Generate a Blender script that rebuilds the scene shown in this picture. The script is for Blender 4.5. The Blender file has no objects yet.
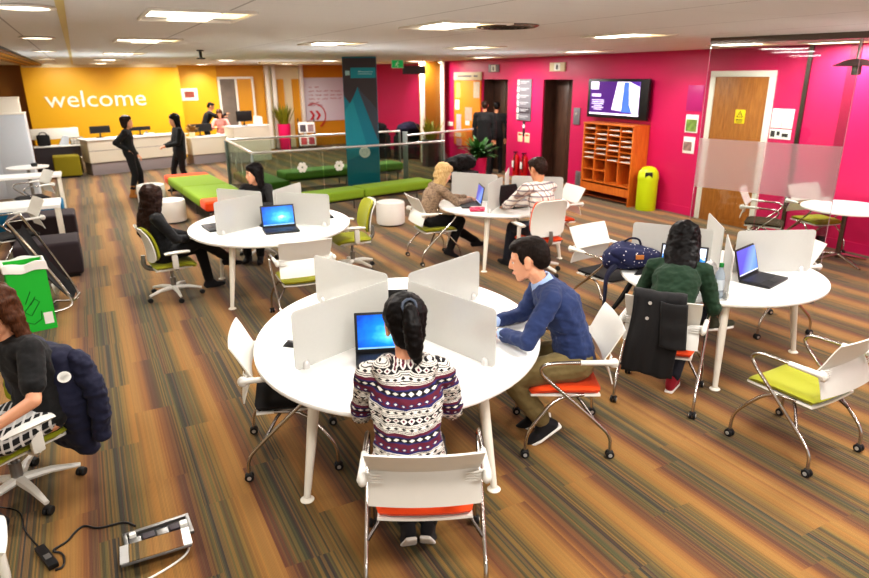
import bpy, bmesh, math, random
from mathutils import Vector, Matrix, noise, Quaternion

random.seed(7)
PI = math.pi
SC = bpy.context.scene
COL = SC.collection
V = Vector

# ------------------------------------------------------------------ camera
FPX = 640.0
CAM_H = 2.4
CAM_R = V((0.8836, -0.4682, -0.0087))
YAW, PITCH, ROLL = math.radians(27.92), math.radians(18.5), math.radians(-0.5)
_fw = V((math.sin(YAW) * math.cos(PITCH), math.cos(YAW) * math.cos(PITCH), -math.sin(PITCH)))
_r = V((math.cos(YAW), -math.sin(YAW), 0))
_u = _r.cross(_fw)
CR = _r * math.cos(ROLL) + _u * math.sin(ROLL)
CU = -_r * math.sin(ROLL) + _u * math.cos(ROLL)
CF = _fw
CO = V((0, 0, CAM_H))
cam = bpy.data.cameras.new('camera')
cam.sensor_width = 36.0
cam.lens = FPX / 869 * 36
cam.clip_end = 200
camo = bpy.data.objects.new('camera', cam)
COL.objects.link(camo)
m = Matrix((CR, CU, -CF)).transposed().to_4x4()
m.translation = CO
camo.matrix_world = m
SC.camera = camo
cam.dof.use_dof = True
cam.dof.focus_distance = 4.3
cam.dof.aperture_fstop = 2.0


def ray(x, y):
    return CF + CR * ((x - 434.5) / FPX) - CU * ((y - 289.0) / FPX)


def G(x, y, z=0.0):            # where the sight line meets the level z
    d = ray(x, y)
    return CO + d * ((z - CAM_H) / d.z)


def PX(x, y, X):               # ... meets the plane x = X
    d = ray(x, y)
    return CO + d * (X / d.x)


def PY(x, y, Y):               # ... meets the plane y = Y
    d = ray(x, y)
    return CO + d * (Y / d.y)


def DD(x, y, dist):            # ... at a horizontal distance
    d = ray(x, y)
    return CO + d * (dist / math.hypot(d.x, d.y))


# ------------------------------------------------------------------ materials
def srgb(c):
    def f(v):
        v /= 255.0
        return v / 12.92 if v <= 0.04045 else ((v + 0.055) / 1.055) ** 2.4
    return (f(c[0]), f(c[1]), f(c[2]), 1.0)


MATS = {}


class NT:
    def __init__(self, name):
        self.m = bpy.data.materials.new(name)
        self.m.use_nodes = True
        self.t = self.m.node_tree
        self.b = self.t.nodes['Principled BSDF']
        self.out = self.t.nodes['Material Output']

    def n(self, typ, **kw):
        nd = self.t.nodes.new(typ)
        for k, v in kw.items():
            setattr(nd, k, v)
        return nd

    def l(self, a, b):
        self.t.links.new(a, b)

    def math(self, op, a, b=None, c=None):
        nd = self.n('ShaderNodeMath', operation=op)
        for i, v in enumerate((a, b, c)):
            if v is None:
                continue
            if isinstance(v, (int, float)):
                nd.inputs[i].default_value = v
            else:
                self.l(v, nd.inputs[i])
        return nd.outputs[0]

    def ramp(self, fac, stops, interp='LINEAR'):
        nd = self.n('ShaderNodeValToRGB')
        cr = nd.color_ramp
        cr.interpolation = interp
        while len(cr.elements) < len(stops):
            cr.elements.new(0.5)
        for e, (p, c) in zip(cr.elements, stops):
            e.position = p
            e.color = c if len(c) == 4 else srgb(c)
        self.l(fac, nd.inputs[0])
        return nd.outputs[0]

    def mix(self, fac, a, b):
        nd = self.n('ShaderNodeMix', data_type='RGBA')
        if isinstance(fac, (int, float)):
            nd.inputs[0].default_value = fac
        else:
            self.l(fac, nd.inputs[0])
        for i, v in ((6, a), (7, b)):
            if isinstance(v, tuple):
                nd.inputs[i].default_value = v if len(v) == 4 else srgb(v)
            else:
                self.l(v, nd.inputs[i])
        return nd.outputs[2]

    def coords(self, kind='Object'):
        return self.n('ShaderNodeTexCoord').outputs[kind]

    def sep(self, v):
        nd = self.n('ShaderNodeSeparateXYZ')
        self.l(v, nd.inputs[0])
        return nd.outputs

    def noise(self, scale, detail=2, vec=None, rough=0.5):
        nd = self.n('ShaderNodeTexNoise')
        nd.inputs['Scale'].default_value = scale
        nd.inputs['Detail'].default_value = detail
        nd.inputs['Roughness'].default_value = rough
        if vec is not None:
            self.l(vec, nd.inputs['Vector'])
        return nd.outputs['Fac']

    def bump(self, h, strength=0.2, dist=0.01):
        nd = self.n('ShaderNodeBump')
        nd.inputs['Strength'].default_value = strength
        nd.inputs['Distance'].default_value = dist
        self.l(h, nd.inputs['Height'])
        self.l(nd.outputs[0], self.b.inputs['Normal'])

    def set(self, **kw):
        for k, v in kw.items():
            self.b.inputs[k.replace('_', ' ')].default_value = v


def mat(name, rgb, rough=0.5, metal=0.0, var=0.06, scale=30.0, bump=0.0, emit=0.0, sheen=0.0):
    """plain surface with a little procedural variation"""
    if name in MATS:
        return MATS[name]
    k = NT(name)
    c = srgb(rgb)
    d = tuple(max(0, v * (1 - var)) for v in c[:3]) + (1,)
    e = tuple(min(1, v * (1 + var)) for v in c[:3]) + (1,)
    nz = k.noise(scale, 3, k.coords())
    k.l(k.mix(nz, d, e), k.b.inputs['Base Color'])
    k.set(Roughness=rough, Metallic=metal)
    if sheen:
        k.b.inputs['Sheen Weight'].default_value = sheen
    if bump:
        k.bump(nz, bump, 0.004)
    if emit:
        k.b.inputs['Emission Color'].default_value = c
        k.b.inputs['Emission Strength'].default_value = emit
    MATS[name] = k.m
    return k.m


M = {}
M['white_plastic'] = mat('white_plastic', (222, 219, 211), 0.35, var=0.02)
M['table_white'] = mat('table_white', (240, 239, 235), 0.32, var=0.02)
M['leg_white'] = mat('leg_white', (236, 230, 216), 0.35, var=0.02)
M['chrome'] = mat('chrome', (205, 200, 195), 0.18, 1.0, var=0.03)
M['dark_chrome'] = mat('dark_chrome', (120, 112, 108), 0.25, 1.0)
M['rubber'] = mat('rubber', (22, 21, 22), 0.6)
M['lime_fabric'] = mat('lime_fabric', (150, 150, 18), 0.85, bump=0.25, scale=250, sheen=0.1)
M['orange_fabric'] = mat('orange_fabric', (236, 78, 12), 0.85, bump=0.25, scale=250, sheen=0.1)
M['black_fabric'] = mat('black_fabric', (26, 24, 25), 0.9, bump=0.25, scale=250)
M['brown_fabric'] = mat('brown_fabric', (58, 46, 24), 0.9, bump=0.25, scale=250)
M['black_plastic'] = mat('black_plastic', (20, 20, 22), 0.4)
M['laptop_black'] = mat('laptop_black', (27, 27, 30), 0.45)
M['grey_metal'] = mat('grey_metal', (150, 148, 146), 0.35, 0.8)
M['silver'] = mat('silver', (215, 213, 210), 0.3, 0.6)
M['steel_post'] = mat('steel_post', (150, 158, 155), 0.35, 0.6)
M['white_fabric'] = mat('white_fabric', (228, 224, 216), 0.7, bump=0.1, scale=120)
M['green_fabric'] = mat('green_fabric', (128, 158, 34), 0.85, bump=0.15, scale=200)
M['dark_green_fabric'] = mat('dark_green_fabric', (78, 120, 30), 0.85, bump=0.15, scale=200)
M['blue_fabric'] = mat('blue_fabric', (20, 104, 140), 0.85, bump=0.15, scale=200)
M['plum_fabric'] = mat('plum_fabric', (44, 32, 36), 0.85, bump=0.15, scale=200)
M['olive_fabric'] = mat('olive_fabric', (138, 126, 14), 0.85, bump=0.15, scale=200)
M['pink_paint'] = mat('pink_paint', (200, 26, 92), 0.42, var=0.03, scale=3)
M['pink_dark'] = mat('pink_dark', (150, 14, 62), 0.42, var=0.03, scale=3)
M['yellow_paint'] = mat('yellow_paint', (230, 174, 14), 0.5, var=0.03, scale=3)
M['ochre_paint'] = mat('ochre_paint', (212, 148, 18), 0.5, var=0.03, scale=3)
M['brown_paint'] = mat('brown_paint', (150, 98, 14), 0.5, var=0.03, scale=3)
M['cream_paint'] = mat('cream_paint', (224, 208, 170), 0.5, var=0.03, scale=3)
M['white_paint'] = mat('white_paint', (236, 230, 218), 0.45, var=0.02)
M['desk_front'] = mat('desk_front', (226, 218, 200), 0.4, var=0.02)
M['desk_grey'] = mat('desk_grey', (150, 140, 140), 0.5, var=0.03)
M['cabinet_grey'] = mat('cabinet_grey', (196, 202, 210), 0.4, var=0.02)
M['paper'] = mat('paper', (240, 238, 232), 0.7, var=0.03)
M['skin_light'] = mat('skin_light', (226, 164, 130), 0.5, var=0.06, scale=20)
M['skin_warm'] = mat('skin_warm', (214, 150, 112), 0.5, var=0.06, scale=20)
M['lips'] = mat('lips', (180, 96, 84), 0.45)
M['eye_white'] = mat('eye_white', (225, 220, 214), 0.25)
M['iris'] = mat('iris', (32, 22, 16), 0.2)
M['lime_plastic'] = mat('lime_plastic', (196, 214, 24), 0.35, var=0.03)
M['red_paint'] = mat('red_paint', (190, 20, 24), 0.3)
M['planter_pink'] = mat('planter_pink', (222, 30, 100), 0.35)
M['leaf'] = mat('leaf', (44, 92, 30), 0.5, var=0.4, scale=14)
M['leaf_yellow'] = mat('leaf_yellow', (120, 120, 26), 0.5, var=0.4, scale=14)
M['card_green'] = mat('card_green', (34, 190, 58), 0.6, var=0.04, scale=8)
M['card_line'] = mat('card_line', (14, 104, 34), 0.7)
M['card_brown'] = mat('card_brown', (180, 138, 84), 0.8)
M['orange_board'] = mat('orange_board', (240, 140, 10), 0.7, var=0.05)
M['grey_board'] = mat('grey_board', (120, 116, 122), 0.4)
M['white_glow'] = mat('white_glow', (255, 250, 235), 0.4, emit=1.0)
M['teal'] = mat('teal', (4, 130, 154), 0.55, var=0.05, scale=4)
M['teal_light'] = mat('teal_light', (24, 150, 168), 0.55, var=0.05, scale=4)
M['slate'] = mat('slate', (66, 58, 64), 0.55, var=0.05, scale=4)
M['slate_mid'] = mat('slate_mid', (70, 78, 92), 0.55, var=0.05, scale=4)
M['text_white'] = mat('text_white', (246, 244, 236), 0.5)
M['text_dark'] = mat('text_dark', (40, 36, 40), 0.6)
M['text_red'] = mat('text_red', (200, 24, 36), 0.6)
M['marker_red'] = mat('marker_red', (170, 60, 70), 0.6)
M['marker_grey'] = mat('marker_grey', (96, 92, 104), 0.6)
M['sign_yellow'] = mat('sign_yellow', (250, 222, 20), 0.5)
M['exit_green'] = mat('exit_green', (30, 150, 80), 0.4, emit=0.5)
M['sole'] = mat('sole', (232, 226, 220), 0.6)
M['bottle_green'] = mat('bottle_green', (14, 130, 50), 0.4)


def glass_mat(name, rgb, alpha, rough=0.02, trans_rough=0.0):
    k = NT(name)
    g = k.n('ShaderNodeBsdfGlossy')
    g.inputs['Roughness'].default_value = rough
    t = k.n('ShaderNodeBsdfTransparent')
    t.inputs[0].default_value = srgb(rgb)
    fr = k.n('ShaderNodeLayerWeight')
    fr.inputs[0].default_value = 0.25
    f = k.math('MULTIPLY_ADD', fr.outputs['Fresnel'], 0.45, alpha)
    mx = k.n('ShaderNodeMixShader')
    k.l(f, mx.inputs[0])
    k.l(t.outputs[0], mx.inputs[1])
    k.l(g.outputs[0], mx.inputs[2])
    k.l(mx.outputs[0], k.out.inputs[0])
    return k.m


M['clear_glass'] = glass_mat('clear_glass', (240, 246, 244), 0.02)
M['rail_glass'] = glass_mat('rail_glass', (226, 234, 229), 0.02)


def frosted(name, rgb, dif, tr, clear):
    k = NT(name)
    a = k.n('ShaderNodeBsdfDiffuse')
    a.inputs[0].default_value = srgb(rgb)
    b = k.n('ShaderNodeBsdfTranslucent')
    b.inputs[0].default_value = srgb(rgb)
    c = k.n('ShaderNodeBsdfTransparent')
    nz = k.noise(60, 2, k.coords())
    m1 = k.n('ShaderNodeMixShader')
    m1.inputs[0].default_value = tr / (dif + tr)
    k.l(a.outputs[0], m1.inputs[1])
    k.l(b.outputs[0], m1.inputs[2])
    m2 = k.n('ShaderNodeMixShader')
    k.l(k.math('MULTIPLY_ADD', nz, 0.03, clear - 0.015), m2.inputs[0])
    k.l(m1.outputs[0], m2.inputs[1])
    k.l(c.outputs[0], m2.inputs[2])
    gl = k.n('ShaderNodeBsdfGlossy')
    gl.inputs['Roughness'].default_value = 0.25
    m3 = k.n('ShaderNodeMixShader')
    m3.inputs[0].default_value = 0.04
    k.l(m2.outputs[0], m3.inputs[1])
    k.l(gl.outputs[0], m3.inputs[2])
    k.l(m3.outputs[0], k.out.inputs[0])
    return k.m


M['divider'] = frosted('divider_frosted_acrylic', (207, 206, 201), 0.62, 0.38, 0.22)


def frost_glass():
    # frosted film: refraction through a rough sheet blurs what stands behind
    k = NT('frosted_film')
    r = k.n('ShaderNodeBsdfRefraction')
    r.inputs['Roughness'].default_value = 0.55
    r.inputs['IOR'].default_value = 1.02
    r.inputs['Color'].default_value = srgb((250, 248, 248))
    r2 = k.n('ShaderNodeBsdfDiffuse')
    r2.inputs[0].default_value = srgb((225, 214, 214))
    r3 = k.n('ShaderNodeBsdfTranslucent')
    r3.inputs[0].default_value = srgb((240, 225, 225))
    m0 = k.n('ShaderNodeMixShader')
    m0.inputs[0].default_value = 0.7
    k.l(r2.outputs[0], m0.inputs[1])
    k.l(r3.outputs[0], m0.inputs[2])
    m1 = k.n('ShaderNodeMixShader')
    m1.inputs[0].default_value = 0.30
    k.l(r.outputs[0], m1.inputs[1])
    k.l(m0.outputs[0], m1.inputs[2])
    k.l(m1.outputs[0], k.out.inputs[0])
    return k.m


M['frost'] = frost_glass()


def carpet_mat():
    k = NT('striped_carpet')
    x, y, z = k.sep(k.coords('Object'))
    # carpet planks 0.5 m wide and about 1 m long; every plank carries the same stripe sequence with its own shift
    px_ = k.math('FLOOR', k.math('DIVIDE', x, 0.28))
    wn1 = k.n('ShaderNodeTexWhiteNoise', noise_dimensions='1D')
    k.l(px_, wn1.inputs['W'])
    py_ = k.math('FLOOR', k.math('ADD', k.math('DIVIDE', y, 1.0), k.math('MULTIPLY', wn1.outputs['Value'], 3.7)))
    comb = k.n('ShaderNodeCombineXYZ')
    k.l(px_, comb.inputs[0])
    k.l(py_, comb.inputs[1])
    wn2 = k.n('ShaderNodeTexWhiteNoise', noise_dimensions='2D')
    k.l(comb.outputs[0], wn2.inputs['Vector'])
    shift = k.math('MULTIPLY_ADD', wn2.outputs['Value'], 0.10, -0.05)
    xs = k.math('ADD', x, shift)
    u = k.math('FRACT', k.math('DIVIDE', xs, 0.47))
    base = k.ramp(u, [(0.0, (182, 134, 72)), (0.12, (188, 138, 76)), (0.21, (168, 112, 64)), (0.29, (126, 76, 58)), (0.37, (106, 66, 56)), (0.44, (104, 88, 58)),
                      (0.52, (98, 98, 62)), (0.59, (66, 66, 68)), (0.65, (72, 70, 66)), (0.72, (140, 118, 66)), (0.79, (92, 88, 64)), (0.86, (150, 122, 66)), (0.93, (176, 126, 66)), (1.0, (190, 136, 70))])
    # fine tufted stripes
    fx = k.math('FLOOR', k.math('DIVIDE', xs, 0.009))
    c2 = k.n('ShaderNodeCombineXYZ')
    k.l(fx, c2.inputs[0])
    k.l(py_, c2.inputs[1])
    wn3 = k.n('ShaderNodeTexWhiteNoise', noise_dimensions='2D')
    k.l(c2.outputs[0], wn3.inputs['Vector'])
    fine = k.ramp(wn3.outputs['Value'], [(0.0, (34, 36, 36)), (0.14, (40, 52, 54)), (0.22, (108, 62, 46)), (0.32, (138, 114, 66)), (0.55, (168, 118, 64)), (0.75, (104, 104, 68)), (0.88, (52, 64, 60)), (1.0, (40, 40, 38))])
    # more contrast in the dark half of the pattern
    amt = k.ramp(u, [(0.0, (118, 118, 118)), (0.25, (130, 130, 130)), (0.45, (176, 176, 176)), (0.65, (196, 196, 196)), (0.82, (176, 176, 176)), (0.95, (128, 128, 128)), (1.0, (118, 118, 118))])
    colr = k.mix(amt, base, fine)
    # lengthways drift of the pattern
    mp = k.n('ShaderNodeMapping')
    mp.inputs['Scale'].default_value = (3.0, 0.25, 1)
    k.l(k.coords('Object'), mp.inputs[0])
    dr = k.noise(1.0, 2, mp.outputs[0])
    colr = k.mix(k.math('MULTIPLY', dr, 0.22), colr, (140, 110, 70))
    # pile lines along y
    ln = k.math('PINGPONG', xs, 0.0035)
    nz = k.noise(180, 2, k.coords())
    hgt_ = k.math('ADD', k.math('MULTIPLY', ln, 120), nz)
    dark = k.math('MULTIPLY_ADD', k.math('DIVIDE', ln, 0.0035), 0.35, 0.72)
    hv = k.n('ShaderNodeHueSaturation')
    hv.inputs['Saturation'].default_value = 1.0
    k.l(k.math('MULTIPLY', dark, 0.74), hv.inputs['Value'])
    k.l(colr, hv.inputs['Color'])
    k.l(hv.outputs[0], k.b.inputs['Base Color'])
    k.set(Roughness=0.9)
    k.b.inputs['Specular IOR Level'].default_value = 0.15
    k.b.inputs['Sheen Weight'].default_value = 0.35
    k.b.inputs['Sheen Roughness'].default_value = 0.45
    k.b.inputs['Sheen Tint'].default_value = srgb((214, 208, 200))
    k.bump(hgt_, 0.25, 0.004)
    return k.m


M['carpet'] = carpet_mat()


def ceiling_mat():
    k = NT('ceiling_tiles')
    x, y, z = k.sep(k.coords('Object'))
    fx = k.math('FRACT', k.math('DIVIDE', k.math('ADD', x, 0.36), 1.2))
    fy = k.math('FRACT', k.math('DIVIDE', y, 0.6))
    lx = k.math('LESS_THAN', fx, 0.012)
    ly = k.math('MULTIPLY', k.math('LESS_THAN', fy, 0.012), 0.25)
    ln = k.math('MAXIMUM', lx, ly)
    nz = k.noise(90, 3, k.coords())
    c = k.mix(nz, (214, 212, 207), (222, 220, 215))
    c = k.mix(k.math('MULTIPLY', ln, 0.55), c, (110, 100, 92))
    k.l(c, k.b.inputs['Base Color'])
    k.set(Roughness=0.75)
    k.bump(k.math('SUBTRACT', nz, ln), 0.12, 0.004)
    return k.m


M['ceiling'] = ceiling_mat()


def wood_mat(name, a, b, axis='Z', rough=0.4):
    k = NT(name)
    mp = k.n('ShaderNodeMapping')
    sc = {'Z': (9, 9, 1.0), 'X': (1, 9, 9), 'Y': (9, 1, 9)}[axis]
    mp.inputs['Scale'].default_value = sc
    k.l(k.coords(), mp.inputs[0])
    nz = k.noise(4.0, 4, mp.outputs[0], 0.6)
    k.l(k.ramp(nz, [(0.3, a), (0.7, b)]), k.b.inputs['Base Color'])
    k.set(Roughness=rough)
    return k.m


M['door_wood'] = wood_mat('door_wood', (150, 88, 32), (190, 122, 54))
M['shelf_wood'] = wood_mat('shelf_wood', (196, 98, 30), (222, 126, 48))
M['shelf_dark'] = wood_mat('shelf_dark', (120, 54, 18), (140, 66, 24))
M['lift_metal'] = wood_mat('lift_metal', (60, 40, 34), (92, 66, 52), rough=0.3)


def hair_mat(name, a, b):
    k = NT(name)
    mp = k.n('ShaderNodeMapping')
    mp.inputs['Scale'].default_value = (60, 60, 5)
    k.l(k.coords(), mp.inputs[0])
    nz = k.noise(3.0, 3, mp.outputs[0], 0.6)
    k.l(k.ramp(nz, [(0.3, a), (0.7, b)]), k.b.inputs['Base Color'])
    k.set(Roughness=0.48)
    k.b.inputs['Specular IOR Level'].default_value = 0.16
    k.bump(nz, 0.3, 0.003)
    return k.m


M['hair_black'] = hair_mat('hair_black', (7, 5, 5), (20, 15, 14))
M['hair_dark'] = hair_mat('hair_dark', (16, 11, 9), (40, 29, 23))
M['hair_dark'].node_tree.nodes['Principled BSDF'].inputs['Roughness'].default_value = .6
M['hair_brown'] = hair_mat('hair_brown', (24, 14, 10), (54, 32, 22))
M['hair_auburn'] = hair_mat('hair_auburn', (46, 26, 16), (96, 58, 36))
M['hair_blond'] = hair_mat('hair_blond', (150, 112, 66), (222, 192, 138))


def cloth_mat(name, rgb, var=0.12, rough=0.85):
    k = NT(name)
    c = srgb(rgb)
    d = tuple(v * (1 - var) for v in c[:3]) + (1,)
    e = tuple(min(1, v * (1 + var)) for v in c[:3]) + (1,)
    n1 = k.noise(14, 3, k.coords())
    n2 = k.noise(420, 1, k.coords())
    k.l(k.mix(n1, d, e), k.b.inputs['Base Color'])
    k.set(Roughness=rough)
    k.b.inputs['Sheen Weight'].default_value = 0.05
    k.bump(k.math('ADD', n1, k.math('MULTIPLY', n2, 0.25)), 0.5, 0.006)
    return k.m


M['navy_knit'] = cloth_mat('navy_knit', (36, 52, 94))
M['shirt_blue'] = cloth_mat('shirt_blue', (168, 190, 226))
M['khaki'] = cloth_mat('khaki', (120, 104, 66))
M['black_cloth'] = cloth_mat('black_cloth', (13, 12, 14))
M['charcoal_cloth'] = cloth_mat('charcoal_cloth', (19, 17, 18))
M['green_knit'] = cloth_mat('green_knit', (18, 48, 26))
M['dark_jeans'] = cloth_mat('dark_jeans', (34, 36, 48))
M['navy_cloth'] = cloth_mat('navy_cloth', (24, 26, 52))
M['tan_boot'] = cloth_mat('tan_boot', (170, 112, 50))
M['pink_cloth'] = cloth_mat('pink_cloth', (226, 160, 150))
M['shoe_dark'] = cloth_mat('shoe_dark', (26, 24, 28))
M['shoe_red'] = cloth_mat('shoe_red', (150, 24, 44))
M['shoe_olive'] = cloth_mat('shoe_olive', (60, 60, 46))
M['beige_leather'] = cloth_mat('beige_leather', (214, 186, 140))


def hoodie_mat():
    k = NT('patterned_hoodie_knit')
    x, y, z = k.sep(k.coords('Object'))
    zz = k.math('ADD', z, k.math('MULTIPLY', y, -0.12))
    u = k.math('FRACT', k.math('DIVIDE', zz, 0.20))
    W_, K_, N_, R_ = (222, 216, 206), (22, 16, 22), (34, 36, 92), (92, 24, 46)
    seq = []
    p = 0.0
    for c, w in ((R_, .07), (N_, .03), (K_, .10), (N_, .03), (R_, .07), (W_, .02), (K_, .015), (W_, .02), (K_, .015), (W_, .08), (K_, .015), (W_, .02), (K_, .015), (W_, .02), (K_, .14),
                 (W_, .02), (K_, .015), (W_, .02), (K_, .015), (W_, .08), (K_, .015), (W_, .02), (N_, .05), (R_, .105)):
        seq.append((p, c))
        p += w
    base = k.ramp(u, seq, 'CONSTANT') if len(seq) <= 32 else None
    xf = k.math('FRACT', k.math('DIVIDE', x, 0.036))
    ax = k.math('ABSOLUTE', k.math('SUBTRACT', xf, 0.5))

    def diamonds(c0, half, size):
        dz = k.math('DIVIDE', k.math('ABSOLUTE', k.math('SUBTRACT', u, c0)), half)
        return k.math('LESS_THAN', k.math('ADD', k.math('MULTIPLY', ax, 2.0), dz), size)

    col = k.mix(diamonds(0.15, 0.05, 0.8), base, W_)
    col = k.mix(diamonds(0.41, 0.045, 0.72), col, K_)
    col = k.mix(diamonds(0.59, 0.065, 0.95), col, W_)
    col = k.mix(diamonds(0.59, 0.065, 0.45), col, R_)
    col = k.mix(diamonds(0.77, 0.045, 0.72), col, K_)
    col = k.mix(diamonds(0.948, 0.05, 0.9), col, N_)
    col = k.mix(diamonds(0.948, 0.05, 0.45), col, W_)
    k.l(col, k.b.inputs['Base Color'])
    k.set(Roughness=0.9)
    k.bump(k.noise(300, 2, k.coords()), 0.3, 0.003)
    return k.m


M['hoodie'] = hoodie_mat()


def check_mat(name, base, line1, line2, pitch, w):
    k = NT(name)
    x, y, z = k.sep(k.coords('Object'))
    sx = k.math('FRACT', k.math('DIVIDE', k.math('ADD', x, y), pitch))
    sz = k.math('FRACT', k.math('DIVIDE', z, pitch))
    a = k.math('LESS_THAN', sx, w)
    b = k.math('LESS_THAN', sz, w)
    c = k.mix(k.math('MULTIPLY', a, 0.75), base, line1)
    c = k.mix(k.math('MULTIPLY', b, 0.75), c, line2)
    k.l(c, k.b.inputs['Base Color'])
    k.set(Roughness=0.85)
    k.bump(k.noise(12, 3, k.coords()), 0.4, 0.006)
    return k.m


M['check_shirt'] = check_mat('check_shirt', (224, 214, 204), (120, 72, 62), (86, 76, 92), 0.066, 0.27)
M['plaid'] = check_mat('plaid_skirt', (20, 20, 22), (222, 218, 212), (200, 196, 192), 0.05, 0.3)


def spot_mat(name, base, spot, scale, thr):
    k = NT(name)
    v = k.n('ShaderNodeTexVoronoi')
    v.inputs['Scale'].default_value = scale
    k.l(k.coords(), v.inputs['Vector'])
    f = k.math('LESS_THAN', v.outputs['Distance'], thr)
    k.l(k.mix(f, base, spot), k.b.inputs['Base Color'])
    k.set(Roughness=0.85)
    return k.m


M['leopard'] = spot_mat('speckled_knit', (148, 124, 100), (62, 46, 40), 70, 0.38)
M['bag_dots'] = spot_mat('navy_dotted_canvas', (24, 28, 66), (226, 220, 214), 30, 0.16)
M['pencil_pink'] = spot_mat('pink_dotted_fabric', (206, 60, 96), (240, 190, 200), 90, 0.3)


def screen_mat(name, kind):
    k = NT(name)
    x, y, z = k.sep(k.coords('Generated'))
    if kind == 'blue':
        vx = k.math('SUBTRACT', x, 0.62)
        vz = k.math('SUBTRACT', z, 0.42)
        d = k.math('SQRT', k.math('ADD', k.math('MULTIPLY', vx, vx), k.math('MULTIPLY', vz, vz)))
        nz = k.noise(5, 2, k.coords('Generated'))
        c = k.ramp(k.math('ADD', d, k.math('MULTIPLY_ADD', nz, 0.3, -0.15)), [(0.0, (190, 236, 255)), (0.14, (70, 180, 250)), (0.35, (20, 120, 226)), (0.75, (6, 60, 160))])
        bar = k.math('LESS_THAN', z, 0.05)
        c = k.mix(bar, c, (120, 170, 210))
        s = 1.0
    elif kind == 'indigo':
        c = k.ramp(k.math('ADD', x, k.math('MULTIPLY', z, -0.6)), [(0.0, (70, 70, 170)), (0.5, (96, 130, 220)), (1.0, (60, 100, 200))])
        bar = k.math('LESS_THAN', z, 0.05)
        c = k.mix(bar, c, (180, 190, 210))
        s = 0.8
    elif kind == 'page':
        f = k.math('LESS_THAN', k.math('ABSOLUTE', k.math('SUBTRACT', z, 0.42)), 0.22)
        nz = k.noise(6, 3, k.coords('Generated'))
        pic = k.ramp(nz, [(0.3, (20, 60, 140)), (0.55, (60, 140, 220)), (0.7, (220, 236, 250))])
        c = k.mix(f, (206, 216, 236), pic)
        s = 0.9
    else:
        c = k.mix(x, (14, 12, 12), (30, 26, 26))
        s = 0.1
    k.l(c, k.b.inputs['Base Color'])
    k.l(c, k.b.inputs['Emission Color'])
    k.b.inputs['Emission Strength'].default_value = s
    k.set(Roughness=0.25)
    return k.m


for kd in ('blue', 'indigo', 'page', 'dark'):
    M['screen_' + kd] = screen_mat('screen_' + kd, kd)


def keys_mat():
    k = NT('laptop_keyboard')
    x, y, z = k.sep(k.coords('Object'))
    a = k.math('LESS_THAN', k.math('FRACT', k.math('DIVIDE', x, 0.019)), 0.16)
    b = k.math('LESS_THAN', k.math('FRACT', k.math('DIVIDE', y, 0.019)), 0.16)
    k.l(k.mix(k.math('MAXIMUM', a, b), (34, 34, 38), (10, 10, 11)), k.b.inputs['Base Color'])
    k.set(Roughness=0.5)
    return k.m


M['keys'] = keys_mat()


# ------------------------------------------------------------------ mesh helpers
def basis(d, up=V((0, 0, 1))):
    d = d.normalized()
    if abs(d.dot(up)) > 0.98:
        up = V((0, 1, 0))
    s = d.cross(up).normalized()
    return s, s.cross(d).normalized()


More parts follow.
